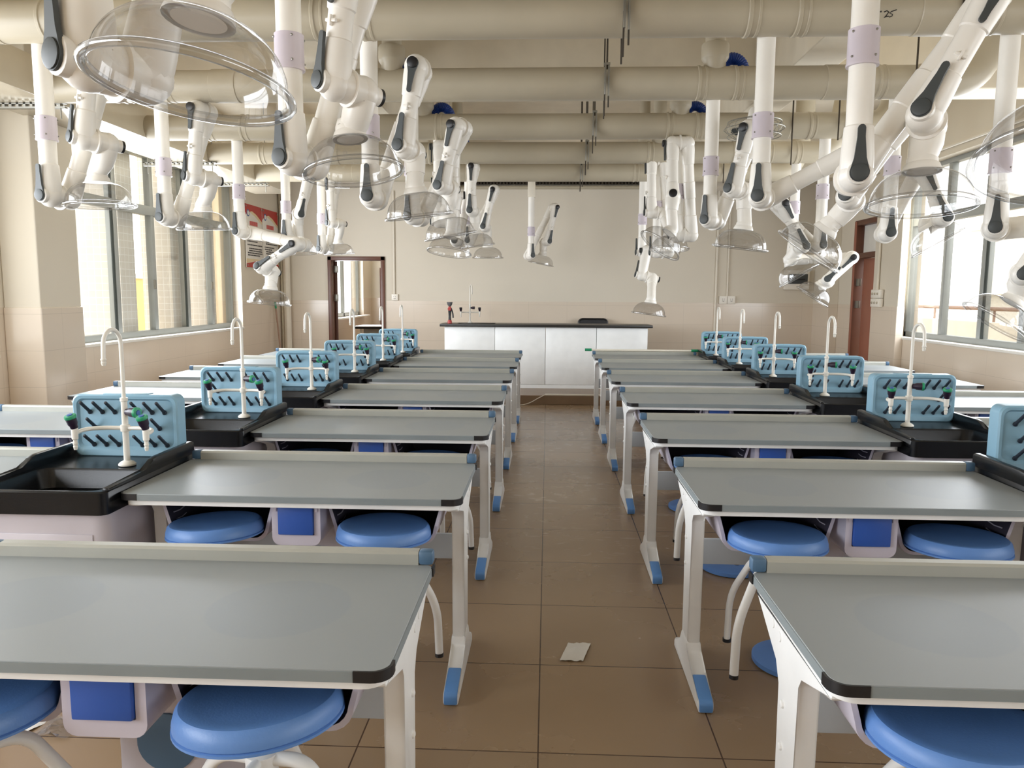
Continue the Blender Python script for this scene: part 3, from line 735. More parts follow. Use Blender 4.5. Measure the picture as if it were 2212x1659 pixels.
arm('lowest hanging extraction arm of the door-side aisle line, beside the teacher bench', 'E', XIR, (1390, 545), (1.10, 8.72, 1.98), (1.04, 8.66, 1.70), (1401, 680), 84, 84, axis=(-0.13, 0, -0.99))
# outer row, door side
arm('extraction arm by the door-side windows with a level tube running out of view', 'A', XOR_, (2092, 492), (2290, 478), (2212, 592), (2148, 698), 30, 30, coll=2.12, axis=(-0.55, 0.1, -0.83))
arm('extraction arm in front of the door-side pillar with its hood before the window', 'B', XOR_, (1912, 503), (1995, 370), (2040, 470), (2027, 527), 8, 8, axis=(0.5, -0.15, -0.86))
arm('extraction arm crossing behind the tilted hood with a small hood over the fuse box', 'C', XOR_, (1815, 530), (1690, 440), (1735, 532), (1727, 597), -6, -6, axis=(0.5, -0.2, -0.85))
arm('extraction arm with the lowest small hood below the fuse box', 'D', 2.46, (1722, 560), (1842, 556), (1788, 605), (1754, 642), 12, 30, axis=(-0.5, 0.22, -0.82))
for q in ARMS: print('ARM', q)

# ------------------------------------------------------------------ caged fans under the ceiling
def cage_fan(label, loc):
    t = thing('ceiling_fan', label, 'fan', loc, 0, 'caged fans under the ceiling')
    bm = B()
    for r, z in ((.225, 0), (.20, -.055), (.12, -.075), (.20, .05)): torus(bm, (0, 0, z), (0, 0, 1), r, .003, 36, 5)
    for k in range(20):
        a = 2*PI*k/20; c, s = math.cos(a), math.sin(a)
        sweep(bm, fillet([(.04*c, .04*s, -.08), (.15*c, .15*s, -.072), (.225*c, .225*s, 0), (.19*c, .19*s, .055), (.05*c, .05*s, .09)], .05, 3), .0018, 4)
    finish('wire_cage', bm, M_steel, t)
    for k in range(3):
        a = 2*PI*k/3+.4
        bm = B(); m = Matrix.Rotation(a, 4, 'Z') @ Matrix.Rotation(.35, 4, 'X')
        prism(bm, [(.03, -.025), (.10, -.055), (.17, -.05), (.19, 0), (.16, .045), (.08, .04), (.03, .02)], 'z', -.003, .003, m); finish('blade', bm, M_handle, t)
    bm = B(); lathe(bm, [(.03, -.03), (.055, -.01), (.06, .06), (.045, .14), (.03, .16)], 20); finish('motor', bm, M_arm, t)
    bm = B(); sweep(bm, [(0, 0, .15), (0, 0, CEIL-loc[2])], .012, 8); finish('down_rod', bm, M_arm, t)
    return t
cage_fan('wire caged fan between the extraction arms on the poster side of the aisle', (-1.57, 6.15, 2.75))
cage_fan('wire caged fan between the extraction arms on the door side of the aisle', (1.57, 6.15, 2.76))

# ------------------------------------------------------------------ front wall fittings
t = thing('wall_strut', 'dark perforated strut rail along the top of the front wall', 'rail', (.1, YF-.03, 3.165))
bm = B(); box(bm, -1.55, 1.55, -.012, .03, .014, .022); box(bm, -1.55, 1.55, -.012, .03, -.022, -.014)
for k in range(63): box(bm, -1.55+k*.05, -1.55+k*.05+.02, -.012, .03, -.015, .015)
box(bm, -1.55, 1.55, .02, .03, -.02, .02)
finish('rail', bm, M_rod, t, False)
bm = B(); sweep(bm, [(-1.75, YF-.03, 3.10), (1.75, YF-.03, 3.10)], .028, 12); tag(finish('wall_conduit', bm, M_pipe), 'dusty cream pipe running level under the dark strut rail on the front wall', 'pipe')
def conduit(name, label, pts, r=.014):
    bm = B(); sweep(bm, fillet(pts, .04), r, 8); return tag(finish(name, bm, M_trunk), label, 'conduit')
conduit('conduit', 'thin white conduit down the front wall to the socket beside the doorway', [(-2.40, YF-.016, 1.46), (-2.40, YF-.016, 3.05)])
conduit('conduit', 'white conduit passing the double socket down to the desks on the front wall', [(2.58, YF-.018, .12), (2.58, YF-.018, 3.05)], .018)
conduit('conduit', 'white conduit ending at the double socket on the front wall', [(2.755, YF-.016, 1.46), (2.755, YF-.016, 3.05)])
conduit('conduit', 'grey conduit down the pillar to the stacked switch boxes', [(4.10, 9.80, 1.56), (4.10, 9.80, 3.0)])
conduit('drain_pipe', 'cream drain pipe standing in the corner beside the posters', [(-4.08, YF-.09, .0), (-4.08, YF-.09, 3.6)], .055)
conduit('cable_pipe', 'thin cream pipe beside the corner drain pipe', [(-4.17, YF-.05, .0), (-4.17, YF-.05, 3.6)], .02)
conduit('ceiling_conduit', 'slanting grey conduit along the top of the door-side wall', [(4.185, 4.0, 3.05), (4.185, 11.2, 3.05)], .016)
def socket(label, loc, n=1, s=.086, axis='y', holes=3):
    t = thing('wall_socket', label, 'socket', loc)
    R_ = Matrix.Rotation(PI/2, 4, 'Z') if axis == 'x' else Matrix()
    for k in range(n):
        x = (k-(n-1)/2)*s*1.04
        bm = B(); box(bm, x-s/2, x+s/2, -.03, 0, -s/2, s/2, .006, R_); finish('plate', bm, M_sock, t)
        bm = B()
        for dx, dz in ((-.014, .012), (.014, .012), (-.012, -.016), (.012, -.016), (0, -.022))[:holes+2]: box(bm, x+dx-.003, x+dx+.003, -.0315, -.029, dz-.006, dz+.006, 0, R_)
        finish('slots', bm, M_handle, t, False)
    return t
socket('white wall socket beside the dark doorway on the front wall', (-2.394, YF, 1.42), 1, .10)
socket('pair of white wall sockets on the front wall below the fume hoods', (2.758, YF, 1.412), 2, .12)
for k, (z, wd) in enumerate(((1.515, 'upper'), (1.405, 'lower'))):
    t = thing('switch_box', f'cream switch box with three keys on the pillar, {wd} of the two', 'switch', (4.11, 9.78, z), 0, 'switch boxes on the pillar')
    bm = B(); box(bm, -.05, 0, -.14, .12, -.052, .052, .008); finish('box', bm, M_sock, t)
    for j in range(3):
        bm = B(); sphere(bm, (-.05, -.08+j*.075, 0), .016, 10); finish('key', bm, M_pipe, t)
t = thing('fuse_box', 'cream fuse box with a dark window on the front wall', 'fuse box', (3.80, YF, 1.72))
bm = B(); box(bm, -.20, .17, -.07, 0, -.15, .15, .01); finish('box', bm, M_sock, t)
bm = B(); box(bm, -.15, .14, -.085, -.068, -.06, .09, .006); finish('dark_window', bm, M_handle, t)
bm = B(); box(bm, -.09, .10, -.089, -.084, -.005, .02, .003); finish('breaker_row', bm, M_black, t)
# posters on the window-side wall
for k, (y0, y1, words) in enumerate(((10.57, 11.20, 'nearer the window'), (11.22, 11.85, 'nearer the corner'))):
    t = thing('wall_poster', f'white rules poster with red corner bands on the window-side wall, the one {words}', 'poster', (-4.2, (y0+y1)/2, 2.27), 0, 'rules posters')
    hw, hh = (y1-y0)/2, .435
    bm = B(); box(bm, .012, .02, -hw, hw, -hh, hh, .002); finish('board', bm, M_paper, t)
    def flat(poly, m, nm, x=.021):
        bm = B(); prism(bm, poly, 'x', x-.001, x+.001); return finish(nm, bm, m, t, False)
    flat([(-hw, hh), (hw, hh), (hw, hh-.21), (hw*.3, hh-.12), (-hw*.2, hh-.085), (-hw*.7, hh-.11), (-hw, hh-.17)], M_red, 'red_header')
    flat([(-hw*.2, hh-.085), (hw*.3, hh-.12), (hw, hh-.21), (hw, hh-.245), (hw*.2, hh-.15), (-hw*.5, hh-.10)], M_beige, 'beige_band')
    flat([(-hw, -hh), (hw, -hh), (hw, -hh+.06), (hw*.3, -hh+.10), (-hw, -hh+.05)], M_red, 'red_footer')
    flat([(-hw, -hh+.055), (hw*.3, -hh+.105), (hw, -hh+.065), (hw, -hh+.12), (-hw, -hh+.12)], M_beige, 'beige_footer', .0205)
    bm = B(); lathe(bm, [(.05, 0), (.05, .002)], 20, frame((.021, -hw*.66, hh-.12), (1, 0, 0))); finish('round_badge', bm, M_dot, t)
    bm = B(); lathe(bm, [(.033, 0), (.033, .003)], 20, frame((.021, -hw*.66, hh-.12), (1, 0, 0))); finish('badge_centre', bm, M_paper, t)
    bm = B()
    for j in range(9): box(bm, .021, .0225, -hw*.5+j*.033, -hw*.5+j*.033+.025, hh-.285, hh-.225)
    finish('title_text', bm, M_pinkink, t, False)
    bm = B(); z = hh-.33; rr = random.Random(k)
    while z > -hh+.15:
        y = -hw*.82 + (.05 if rr.random() < .3 else 0); end = hw*(.85 if rr.random() < .7 else rr.uniform(-.2, .6))
        while y < end:
            wd = rr.uniform(.015, .03); box(bm, .021, .0222, y, y+wd, z-.011, z+.007); y += wd+rr.uniform(.004, .012)
        z -= .031 if rr.random() < .75 else .05
    finish('body_text', bm, M_ink, t, False)
    bm = B()
    for sy in (-1, 1):
        for sz in (-1, 1): lathe(bm, [(.012, 0), (.012, .03)], 10, frame((0, sy*(hw-.03), sz*(hh-.03)), (1, 0, 0)))
    finish('stand_off', bm, M_steel, t)
t = thing('broom', 'green topped broom leaning in the corner under the posters', 'broom', (-4.12, 11.6, 0))
bm = B(); sweep(bm, [(.06, 0, .10), (-.04, 0, 1.28)], .013, 8); finish('stick', bm, M_rail, t)
bm = B(); sweep(bm, [(-.036, 0, 1.24), (-.045, 0, 1.34)], .016, 8); finish('grip', bm, M_green, t)
bm = B(); box(bm, -.06, .14, -.03, .03, 0, .12, .015); finish('head', bm, M_red, t)

# ------------------------------------------------------------------ teacher bench
BX0, BX1, BY, BZ = -1.49, 1.44, 11.05, .126
t = thing('teacher_bench', 'long white teacher bench with a black top on the platform', 'bench', ((BX0+BX1)/2, BY, BZ))
hw = (BX1-BX0)/2
for k in range(4):
    x0 = -hw + k*hw/2
    bm = B(); box(bm, x0+.003, x0+hw/2-.003, 0, .02, .055, .885, .003); finish('front_panel', bm, M_bench, t)
bm = B(); box(bm, -hw, hw, .004, .03, 0, .052); finish('plinth', bm, M_bench, t)
for x in (-hw, hw-.02):
    bm = B(); box(bm, x, x+.02, .02, .46, 0, .885, .003); finish('side_panel', bm, M_bench, t)
bm = B(); box(bm, -hw+.02, -hw+.8, .02, .46, .02, .84); box(bm, hw-.4, hw-.02, .02, .46, .02, .885); finish('cupboard', bm, M_bench, t)
bm = B()
box(bm, -hw-.06, hw+.06, -.06, .04, .887, .925, .004); box(bm, -hw-.06, -hw+.17, .04, .5, .887, .925, .004); box(bm, -hw+.72, hw+.06, .04, .5, .887, .925, .004); box(bm, -hw+.17, -hw+.72, .42, .5, .887, .925, .004)
finish('worktop', bm, M_benchtop, t)
bm = B(); box(bm, -hw+.18, -hw+.71, .05, .41, .845, .86); finish('sink_bowl', bm, M_black, t)
BENCH_TOP = BZ+.925

# ------------------------------------------------------------------ taps
def tap_parts(t, sc=1., knob_ring=M_green, straight=False):
    bm = B(); lathe(bm, [(.034, 0), (.034, .006), (.026, .014), (.014, .02)], 20); lathe(bm, [(.0125, .01), (.0125, .14), (.019, .142), (.019, .168), (.0125, .17), (.0125, .265), (.0155, .267), (.0155, .28), (.009, .282)], 18); finish('pillar', bm, M_tap, t)
    bm = B(); pts = [V((0, 0, .27)), V((0, 0, .50))]
    R = .062
    pts += [V((0, -R+R*math.cos(a), .50+R*math.sin(a))) for a in [PI*i/14 for i in range(1, 15)]] + [V((.0, -2*R-.004, .45))]
    sweep(bm, pts, .0085, 12); lathe(bm, [(.0085, 0), (.011, -.004), (.008, -.014), (.010, -.016), (.007, -.028)], 12, Matrix.Translation((0, -2*R-.004, .452))); finish('gooseneck_spout', bm, M_tap, t)
    for s in (-1, 1):
        bm = B(); tip = V((s*.145, -.11, .150)) if not straight else V((s*.145, -.02, .150))
        sweep(bm, fillet([V((0, 0, .155)), V((s*.09, -.012, .157)), V((s*.145, -.05 if not straight else -.01, .156)), tip], .05, 5), .0085, 10)
        lathe(bm, [(.013, .02), (.013, 0), (.012, -.03), (.008, -.035), (.008, -.045), (.010, -.047), (.007, -.058), (.009, -.06), (.006, -.074)], 14, Matrix.Translation(tip+V((0, 0, .008)))); finish('side_outlet', bm, M_tap, t)
        m = frame(tip+V((0, 0, .022)), V((-.25*s if False else -.12, -.30, 1)))
        bm = B(); lathe(bm, [(.014, 0), (.015, .012), (.019, .02), (.021, .046)], 16, m); kn = finish('tap_knob', bm, M_knob, t)
        bm = B(); lathe(bm, [(.022, .044), (.023, .05), (.021, .056), (.012, .057)], 18, m); cp = finish('knob_cap', bm, knob_ring, kn)
        bm = B(); lathe(bm, [(.011, .057), (.010, .060)], 14, m); finish('cap_dot', bm, M_dot if knob_ring is M_green else M_black, kn)
    m = frame(V((.012, -.004, .222)), V((1, -.30, 0)))
    bm = B(); lathe(bm, [(.014, 0), (.015, .012), (.019, .02), (.021, .048)], 16, m); kn = finish('tap_knob', bm, M_knob, t)
    bm = B(); lathe(bm, [(.022, .046), (.023, .052), (.021, .058), (.012, .059)], 18, m); finish('knob_cap', bm, knob_ring, kn)
    bm = B(); lathe(bm, [(.011, .059), (.010, .062)], 14, m); finish('cap_dot', bm, M_dot if knob_ring is M_green else M_black, kn)
t = thing('lab_tap', 'white laboratory tap with black knobs on the teacher bench', 'tap', (-1.165, 11.52, BENCH_TOP), .35)
tap_parts(t, 1, M_black, True)
t = thing('eyewash', 'red and black hand-held eyewash with a grey cup standing on the teacher bench', 'eyewash', (-1.43, 11.2, BENCH_TOP))
bm = B(); lathe(bm, [(.032, 0), (.032, .03), (.024, .05)], 16); finish('foot', bm, M_ebr, t)
bm = B(); lathe(bm, [(.022, .05), (.018, .10), (.022, .17), (.024, .19)], 16); finish('grip', bm, M_black, t)
bm = B(); sweep(bm, fillet([(.02, 0, .22), (.045, 0, .15), (.05, 0, .08)], .03), .011, 8); finish('lever', bm, M_black, t)
bm = B(); lathe(bm, [(.024, .188), (.026, .22), (.018, .245)], 16); sphere(bm, (-.012, -.012, .21), .018, 10); finish('valve', bm, M_ebr, t)
bm = B(); lathe(bm, [(.012, .243), (.034, .27), (.042, .30), (.044, .31), (.03, .308)], 18); finish('cup', bm, M_ebg, t)

# ================================================================== DESKS
STY = -.50     # how far in front of the back edge the stools hang; their seats rest on the tray floors
HWD, DEP = .6275, .62      # half width, depth; local origin: middle of the back edge on the floor, y grows toward the front wall
ROWY = [2.024, 3.274, 4.504, 5.772, 7.04, 8.24, 9.344]
COLX = {'IL': -.9295, 'IR': 1.1775, 'OL': -2.7285, 'OR': 2.9775}
def make_desk(stain=False):
    t = thing('lab_desk', '', 'desk', (0, 0, 0), 0, 'grey lab desks in rows')
    top = rrect(-HWD+.002, HWD-.002, -DEP, -.02, .035, 5)
    bm = B(); loops(bm, [[(x, y, .742) for x, y in top], [(x, y, .7635) for x, y in top], [(x*.9985, -.32+(y+.32)*.9975, .765) for x, y in top]]); 
    ft = finish('desk_top', bm, M_desktop, t)
    bm = B()
    o1 = rrect(-HWD, HWD, -DEP-.002, -.018, .036, 5); i1 = rrect(-HWD+.004, HWD-.004, -DEP+.004, -.022, .034, 5)
    loops(bm, [[(x, y, .7415) for x, y in i1], [(x, y, .7405) for x, y in o1], [(x, y, .7625) for x, y in o1], [(x, y, .764) for x, y in i1]], False, False); finish('edge_band', bm, M_edge, t)
    for sx in (-1, 1):
        bm = B(); poly = [(-.07, -.0036)] + [(-.036+.0396*math.sin(a), .036-.0396*math.cos(a)) for a in [PI/2*i/6 for i in range(7)]] + [(.0036, .05), (-.002, .05)] + [(-.036+.034*math.sin(a), .036-.034*math.cos(a)) for a in [PI/2*(6-i)/6 for i in range(7)]] + [(-.07, .002)]
        prism(bm, [(sx*(HWD+x), -DEP+y) for x, y in poly], 'z', .741, .7645); finish('corner_cap', bm, M_black, t)
        bm = B(); prism(bm, [(sx*(HWD+.004), -.02), (sx*(HWD+.004), -.055), (sx*(HWD-.002), -.055), (sx*(HWD-.002), -.02)], 'z', .741, .764); finish('corner_cap', bm, M_black, t)
    o2 = rrect(-HWD+.012, HWD-.012, -DEP+.010, -.03, .045, 5); i2 = rrect(-HWD+.03, HWD-.03, -DEP+.028, -.048, .03, 5)
    bm = B(); loops(bm, [[(x, y, .741) for x, y in i2], [(x, y, .722) for x, y in i2], [(x, y, .721) for x, y in o2], [(x, y, .741) for x, y in o2]], False, False); finish('under_frame', bm, M_frame, t)
    bm = B(); box(bm, -HWD+.02, HWD-.02, -DEP+.03, -.05, .735, .741); finish('under_board', bm, M_trayin, t, False)
    # raised bar along the back edge
    bm = B(); prism(bm, [(-.034, .7645), (-.034, .794), (-.028, .801), (-.004, .8025), (0, .798), (0, .742), (-.018, .742), (-.018, .7645)], 'x', -HWD+.04, HWD-.04); finish('back_bar', bm, M_alu, t, True, 25)
    for sx in (-1, 1):
        bm = B(); x0, x1 = sorted((sx*(HWD-.0405), sx*HWD)); box(bm, x0, x1, -.0355, .0015, .7645, .8035, .008); finish('bar_cap', bm, M_capblue, t)
    # legs: gusset, column, foot
    for sx in (-1, 1):
        xo = sx*(HWD-.012); xi = sx*(HWD-.060)
        x0, x1 = min(xo, xi), max(xo, xi)
        bm = B()
        y0, y1 = -.39, -.27
        side = [(-DEP+.035, .722), (-DEP+.04, .708), (y0-.10, .688), (y0-.02, .672), (y0, .640), (y0, .10), (y1+.01, .10), (y1, .20), (y1, .58), (y1+.03, .63), (-.04, .715), (-.04, .722)]
        prism(bm, side, 'x', x0, x1)
        es = [e for e in bm.edges]; bmesh.ops.bevel(bm, geom=es, offset=.008, segments=2, affect='EDGES', profile=.5)
        leg = finish('leg', bm, M_frame, t)
        bm = B(); foot = [(-DEP-.03, 0), (-DEP-.03, .035), (-DEP-.02, .046), (y0-.10, .074), (y0-.01, .11), (y0+.0, .15), (y1, .15), (y1+.02, .09), (-.20, .062), (-.135, .05), (-.115, .035), (-.115, 0)]
        prism(bm, foot, 'x', x0-.004, x1+.004); bmesh.ops.bevel(bm, geom=list(bm.edges), offset=.009, segments=2, affect='EDGES', profile=.5)
        finish('foot', bm, M_frame, leg)
        bm = B(); prism(bm, [(-DEP-.034, .004), (-DEP-.034, .037), (-DEP-.022, .050), (-DEP+.11, .0775), (-DEP+.12, .070), (-DEP+.11, .045), (-DEP-.02, .004)], 'x', x0-.001, x1+.001); bmesh.ops.bevel(bm, geom=list(bm.edges), offset=.006, segments=2, affect='EDGES', profile=.5)
        finish('foot_tip', bm, M_tip, leg)
        bm = B()
        for y, z in ((y1-.03, .545), (y1-.03, .44)): lathe(bm, [(.010, 0), (.009, .005), (.004, .007)], 12, frame((sx*(HWD-.012), y, z), (sx, 0, 0)))
        for y, z in ((-.20, .70), (-.255, .69)): lathe(bm, [(.013, 0), (.012, .0025)], 14, frame((sx*(HWD-.012), y, z), (sx, 0, 0)))
        finish('bolt_cover', bm, M_frame, leg)
    bm = B(); box(bm, -HWD+.072, HWD-.072, -.115, -.095, .365, .475, .004); finish('stretcher_panel', bm, M_panel, t)
    # trays
    for cx in (-.323, .323):
        w0, w1, zt, zb, th, rc = .228, .184, .722, .548, .012, .055
        def U(d):
            a_, b_ = w0-d, w1+.012-d; r_ = rc-d*.6; zz = zb+d
            return [(cx-a_, zt)] + [(cx-b_+r_*(1-math.cos(t)), zz+r_*(1-math.sin(t))) for t in [PI/2*i/5 for i in range(6)]] + [(cx+b_-r_*(1-math.cos(t)), zz+r_*(1-math.sin(t))) for t in [PI/2*(5-i)/5 for i in range(6)]] + [(cx+a_, zt)]
        out, inn = U(0), U(th); n = len(out); yf, yb_ = -DEP+.145, -.06
        bm = B()
        def ring(y, P): return [bm.verts.new((x, y + (.018*max(0, 1-abs(z-.66)/.07) if y == yf else 0), z)) for x, z in P]
        of, ob, nf, nb_ = ring(yf, out), ring(yb_, out), ring(yf, inn), ring(yb_, inn)
        for k in range(n-1):
            bm.faces.new((of[k], of[k+1], ob[k+1], ob[k])); f = bm.faces.new((nf[k], nb_[k], nb_[k+1], nf[k+1])); f.material_index = 1
            bm.faces.new((of[k], nf[k], nf[k+1], of[k+1])); bm.faces.new((ob[k], ob[k+1], nb_[k+1], nb_[k]))
        for k in (0, n-1): bm.faces.new((of[k], ob[k], nb_[k], nf[k]))
        tr = finish('tray', bm, [M_tray, M_trayin], t)
        me = tr.data; bm = bmesh.new(); bm.from_mesh(me)
        wl = [bm.verts.new((x, yb_-.004, z)) for x, z in inn]; f = bm.faces.new(wl); f.material_index = 1
        for q in (-1, 1):
            for j in range(4):
                z = .70-.028*j; x = cx + q*(.212-.030*(.722-z)/.15)
                sweep(bm, [(x-q*.002, yf+.04, z), (x-q*.004, yf+.09, z-.004), (x-q*.003, yf+.13, z)], .0028, 5)
        bm.to_mesh(me); bm.free()
    # middle bracket with the blue bin
    bm = B(); ol = rrect(-.092, .092, .555, .735, .03, 4); il = rrect(-.068, .068, .595, .745, .004, 4)
    ol = [(x, min(z, .7215)) for x, z in ol]; il = [(x, min(z, .7215)) for x, z in il]
    yf = -DEP+.085
    loops(bm, [[(x, yf+.20, z) for x, z in ol], [(x, yf, z) for x, z in ol], [(x, yf, z) for x, z in il], [(x, yf+.06, z) for x, z in il]], True, False); 
    for s in (-1, 1): box(bm, s*.077-.006, s*.077+.006, yf-.004, yf, .685, .7205, .002)
    finish('bin_bracket', bm, M_tray, t)
    bm = B(); box(bm, -.066, .066, yf-.012, yf+.05, .598, .7205, .004); finish('blue_bin', bm, M_bin, t)
    # service column behind the bracket, with a round cover
    bm = B(); box(bm, -.115, .115, -.30, -.06, 0, .72, .01); sc_ = finish('service_column', bm, M_cab, t)
    bm = B(); lathe(bm, [(.075, 0), (.075, .006), (.07, .008)], 28, frame((0.01, -.30, .40), (0, -1, 0))); finish('round_cover', bm, M_capblue, sc_)
    return t
ORD = ['first', 'second', 'third', 'fourth', 'fifth', 'sixth', 'seventh']
def rowname(k): return 'row nearest the teacher bench' if k == 6 else ('row nearest the camera' if k == 0 else f'{ORD[k]} row from the camera')
SIDE = {'IL': 'poster-side aisle desk', 'IR': 'door-side aisle desk', 'OL': 'poster-side window desk', 'OR': 'door-side window desk'}
proto = make_desk(); first = True
for k, y in enumerate(ROWY):
    for c, x in COLX.items():
        if k == 0 and c in ('OL', 'OR'): continue
        lab = f'grey topped {SIDE[c]}, {rowname(k)}'
        if first: proto.location = (x, y, 0); proto['label'] = lab; first = False
        else: dup(proto, lab, (x, y, 0))

# ------------------------------------------------------------------ sinks, racks and taps
def make_sink():
    t = thing('lab_sink', '', 'sink', (0, 0, 0), 0, 'black sinks between the desks')
    hw = .262
    o = rrect(-hw, hw, -.685, .02, .03, 4); h = rrect(-hw+.04, hw-.04, -.645, -.30, .05, 4); hb = rrect(-hw+.065, hw-.065, -.62, -.325, .05, 4); hm = rrect(-hw+.046, hw-.046, -.639, -.306, .05, 4)
    bm = B(); loops(bm, [[(x, y, .700) for x, y in o], [(x, y, .780) for x, y in o], [(x*.985, -.33+(y+.33)*.985, .786) for x, y in o], [(x, y, .780) for x, y in h], [(x, y, .770) for x, y in hm], [(x, y, .46) for x, y in hb]], True, True); bowl = finish('basin', bm, M_sink, t)
    bm = B(); lathe(bm, [(.03, 0), (.032, .004), (.02, .005)], 18, Matrix.Translation((.06, -.45, .461))); finish('drain', bm, M_steel, bowl)
    for s in (-1, 1):
        bm = B(); prism(bm, [(-.66, .778), (-.66, .795), (-.40, .797), (-.34, .832), (-.31, .838), (-.0, .838), (.018, .83), (.018, .778)], 'x', min(s*hw*.905, s*hw), max(s*hw*.905, s*hw)); bmesh.ops.bevel(bm, geom=list(bm.edges), offset=.006, segments=2, affect='EDGES', profile=.5); finish('raised_side', bm, M_sink, t)
    bm = B(); c = rrect(-hw+.012, hw-.012, -.655, -.02, .06, 5); loops(bm, [[(x, y, .0) for x, y in c], [(x, y, .7) for x, y in c]]); cb = finish('cabinet', bm, M_cab, t)
    bm = B(); box(bm, -hw+.07, hw-.07, -.659, -.654, .10, .62, .002); finish('cabinet_door', bm, M_cab, cb)
    return t
def make_rack():
    t = thing('drying_rack', '', 'drying rack', (0, 0, 0), 0, 'blue drying racks')
    hw, hh = .232, .272
    def rr(m, y, r=.035, lo=0.): return [(x, y, z) for x, z in rrect(-hw+m, hw-m, m+lo, hh-m, r, 5)]
    bm = B(); loops(bm, [rr(.006, .075), rr(0, .07), rr(0, .004), rr(.006, -.002), rr(.018, .0, .03, .012), rr(.026, .012, .026, .018)]); pl = finish('board', bm, M_rack, t)
    bm = B(); box(bm, -.10, .10, .01, .06, hh-.003, hh+.003, .003); finish('top_lip', bm, M_rack, pl)
    for z, xs in ((.205, (-.19, -.135, -.08, .03, .085, .14)), (.135, (-.165, .115)), (.062, (-.18, -.125, -.07, .035, .09, .145))):
        for x in xs:
            bm = B(); d = V((-.02, -.80, .62)).normalized(); m = frame(V((x+.03, .012, z-.012)), d)
            lathe(bm, [(.0075, 0), (.007, .01), (.0068, .085), (.004, .088)], 10, m); lathe(bm, [(.011, 0), (.008, .012)], 10, m); finish('peg', bm, M_peg, t)
    return t
sink_p, rack_p = make_sink(), make_rack()
tap_p = thing('lab_tap', '', 'tap', (0, 0, 0), 0, 'white laboratory taps at the sinks'); tap_parts(tap_p)
SX = {'L': -1.829, 'R': 2.077}; first = True
for k, y in enumerate(ROWY):
    if k == 0: continue
    for c, sx in SX.items():
        side = 'poster side' if c == 'L' else 'door side'
        ls = f'black sink on pale cabinet, {side} of the aisle, {rowname(k)}'
        lr = f'pale blue pegged drying rack, {side} of the aisle, {rowname(k)}'
        lt = f'white gooseneck sink tap, {side} of the aisle, {rowname(k)}'
        tx = sx + (.10 if c == 'L' else -.09)
        if first:
            for o, l in ((sink_p, ls), (rack_p, lr), (tap_p, lt)): o['label'] = l
            sink_p.location = (sx, y, 0); rack_p.location = (sx+.01, y-.085, .782); tap_p.location = (tx, y-.245, .784); first = False
        else:
            dup(sink_p, ls, (sx, y, 0)); dup(rack_p, lr, (sx+.01, y-.085, .782)); dup(tap_p, lt, (tx, y-.245, .784))

# ------------------------------------------------------------------ stools
def make_stool():
    t = thing('lab_stool', '', 'stool', (0, 0, 0), 0, 'blue lab stools')
    R = .176
    prof = [(.0, .044), (.06, .044), (.13, .047), (R-.022, .051), (R-.014, .050), (R-.006, .042), (R, .022), (R, .012), (R-.003, .009), (R+.002, .007), (R+.002, .002), (R-.004, -.001), (.05, -.005), (.0, -.005)]
    bm = B(); lathe(bm, [(max(r, .001), z) for r, z in prof], 56, Matrix(), True, True); se = finish('seat', bm, M_seat, t); se.location = (0, 0, .448)
    bm = B(); lathe(bm, [(.035, .345), (.035, .385), (.018, .39), (.018, .45)], 16); finish('pedestal', bm, M_frame, t)
    for k in range(4):
        a = math.radians(31) + PI/2*k; c, s = math.cos(a), math.sin(a)
        bm = B(); pts = fillet([(.02*c, .02*s, .372), (.10*c, .10*s, .375), (.205*c, .205*s, .20), (.212*c, .212*s, .012)], .07, 7); sweep(bm, pts, .016, 14, True, .8); lg = finish('leg', bm, M_frame, t)
        bm = B(); lathe(bm, [(.0165, 0), (.0165, .014)], 14, Matrix.Translation((.212*c, .212*s, 0))); finish('foot_cap', bm, M_black, lg)
    return t
st = make_stool(); first = True
for k, y in enumerate(ROWY):
    for c, x in COLX.items():
        if k == 0 and c in ('OL', 'OR'): continue
        if k > 2 and c in ('OL', 'OR'): continue
        if k > 4: continue
        for s in (-1, 1):
            if k == 0 and c == 'IR' and s == 1: continue
            near = (s == 1) if c in ('IL', 'OL') else (s == -1)
            yy = y+STY
            lab = f'blue stool under the {"aisle" if near else "sink" if c in ("IL", "IR") else "sink" if near else "window"} end of the {SIDE[c]}, {rowname(k)}'
            if first: o = st; st.location = (x+s*.323, yy, .127); st['label'] = lab; first = False
            else: o = dup(st, lab, (x+s*.323, yy, .127), math.radians(-37 if c in ('IL', 'OL') else 0) + .1*((k*3+s) % 3-1))
            for q in children(o):
                if q.name.startswith('seat'): q.rotation_euler = (math.radians(-1.5), math.radians({(0, 'IL', 1): -4.5, (1, 'IL', -1): -3}.get((k, c, s), 0)), 0); q.location.z += .014 if (k, c, s) == (0, 'IL', 1) else .004

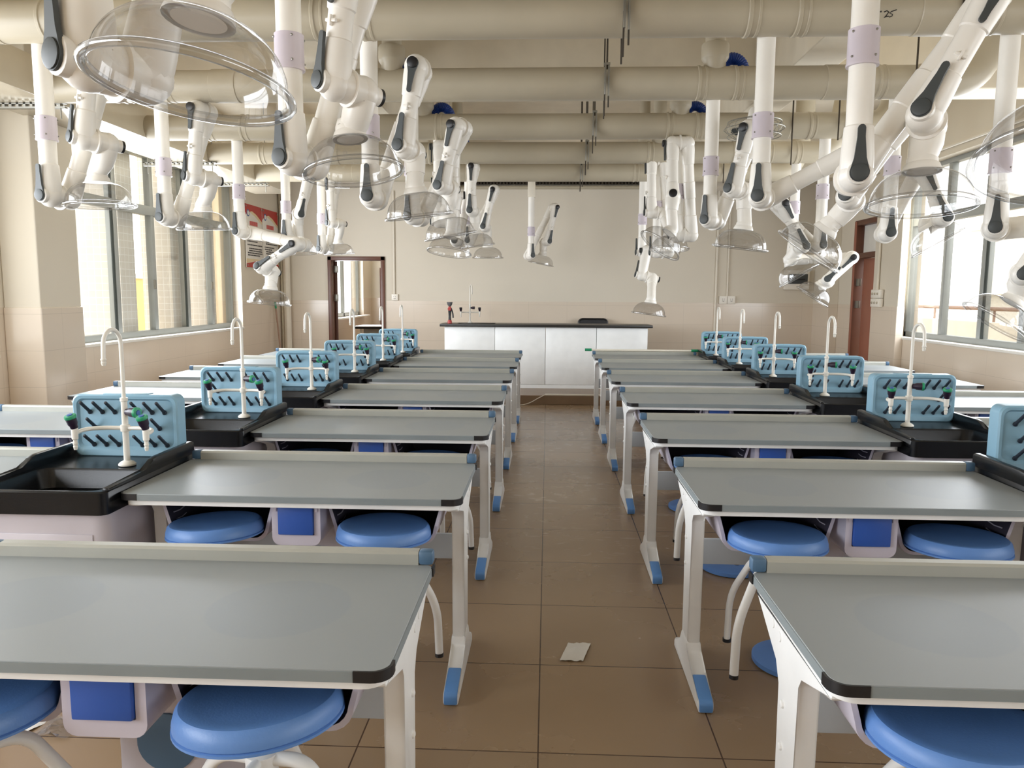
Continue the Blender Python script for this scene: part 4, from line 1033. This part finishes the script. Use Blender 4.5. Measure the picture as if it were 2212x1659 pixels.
# ------------------------------------------------------------------ small things
bm = B(); lathe(bm, [(.16, 0), (.172, .008), (.172, .022), (.160, .030), (.03, .026)], 40, frame((1.03, 3.02, .02), (.1, -.12, 1)))
bm.free()
for k, (x, y) in enumerate(((1.03, 3.03), (1.03, 4.13), (1.04, 5.30))):
    bm = B(); lathe(bm, [(.160, 0), (.172, .006), (.172, .024), (.160, .030), (.03, .026)], 40)
    o = finish('floor_plate', bm, M_seat); o.location = (x, y, .0)
    tag(o, f'blue round plate low under the {SIDE["IR"]}, {rowname(k+1)}', 'plate', 'blue plates on the floor')
t = thing('capped_tube', 'white tube with green end caps lying on the bar of the front row desk', 'tube', (1.16, ROWY[6]-.015, .8025))
bm = B(); sweep(bm, [(-.62, 0, .013), (.60, 0, .013)], .013, 12); finish('tube', bm, M_trunk, t)
for x0, x1 in ((-.70, -.62), (.58, .66)):
    bm = B(); sweep(bm, [(x0, 0, .016), (x1, 0, .016)], .0165, 12); finish('end_cap', bm, M_green, t)
bm = B(); rr = random.Random(3)
g = [[bm.verts.new((.114+(i-4)*.012+j*.004, 3.07+(j-5)*.016, .003+rr.uniform(0, .006))) for i in range(9)] for j in range(11)]
for a, b in zip(g, g[1:]):
    for k in range(8): bm.faces.new((a[k], a[k+1], b[k+1], b[k]))
tag(finish('bubble_wrap_scrap', bm, M_grip), 'small pale scrap of bubble wrap on the aisle floor', 'scrap')
bm = B()
g = [[bm.verts.new((-1.66+(i-4)*.016, 2.40+(j-4)*.016, .004+rr.uniform(0, .03)*(1-abs(i-4)/5))) for i in range(9)] for j in range(9)]
for a, b in zip(g, g[1:]):
    for k in range(8): bm.faces.new((a[k], a[k+1], b[k+1], b[k]))
tag(finish('plastic_bag', bm, M_film), 'crumpled clear plastic bag on the floor under the nearest poster-side desk', 'bag')
bm = B(); g = [[bm.verts.new((-1.80+(i-3)*.03+(j-4)*.012, 2.50+(j-4)*.035, .002+.006*math.sin(i*1.3+j))) for i in range(7)] for j in range(9)]
for a, b in zip(g, g[1:]):
    for k in range(6): bm.faces.new((a[k], a[k+1], b[k+1], b[k]))
tag(finish('paper_sheet', bm, M_paper), 'pale paper sheet on the floor beside the crumpled plastic bag', 'paper')
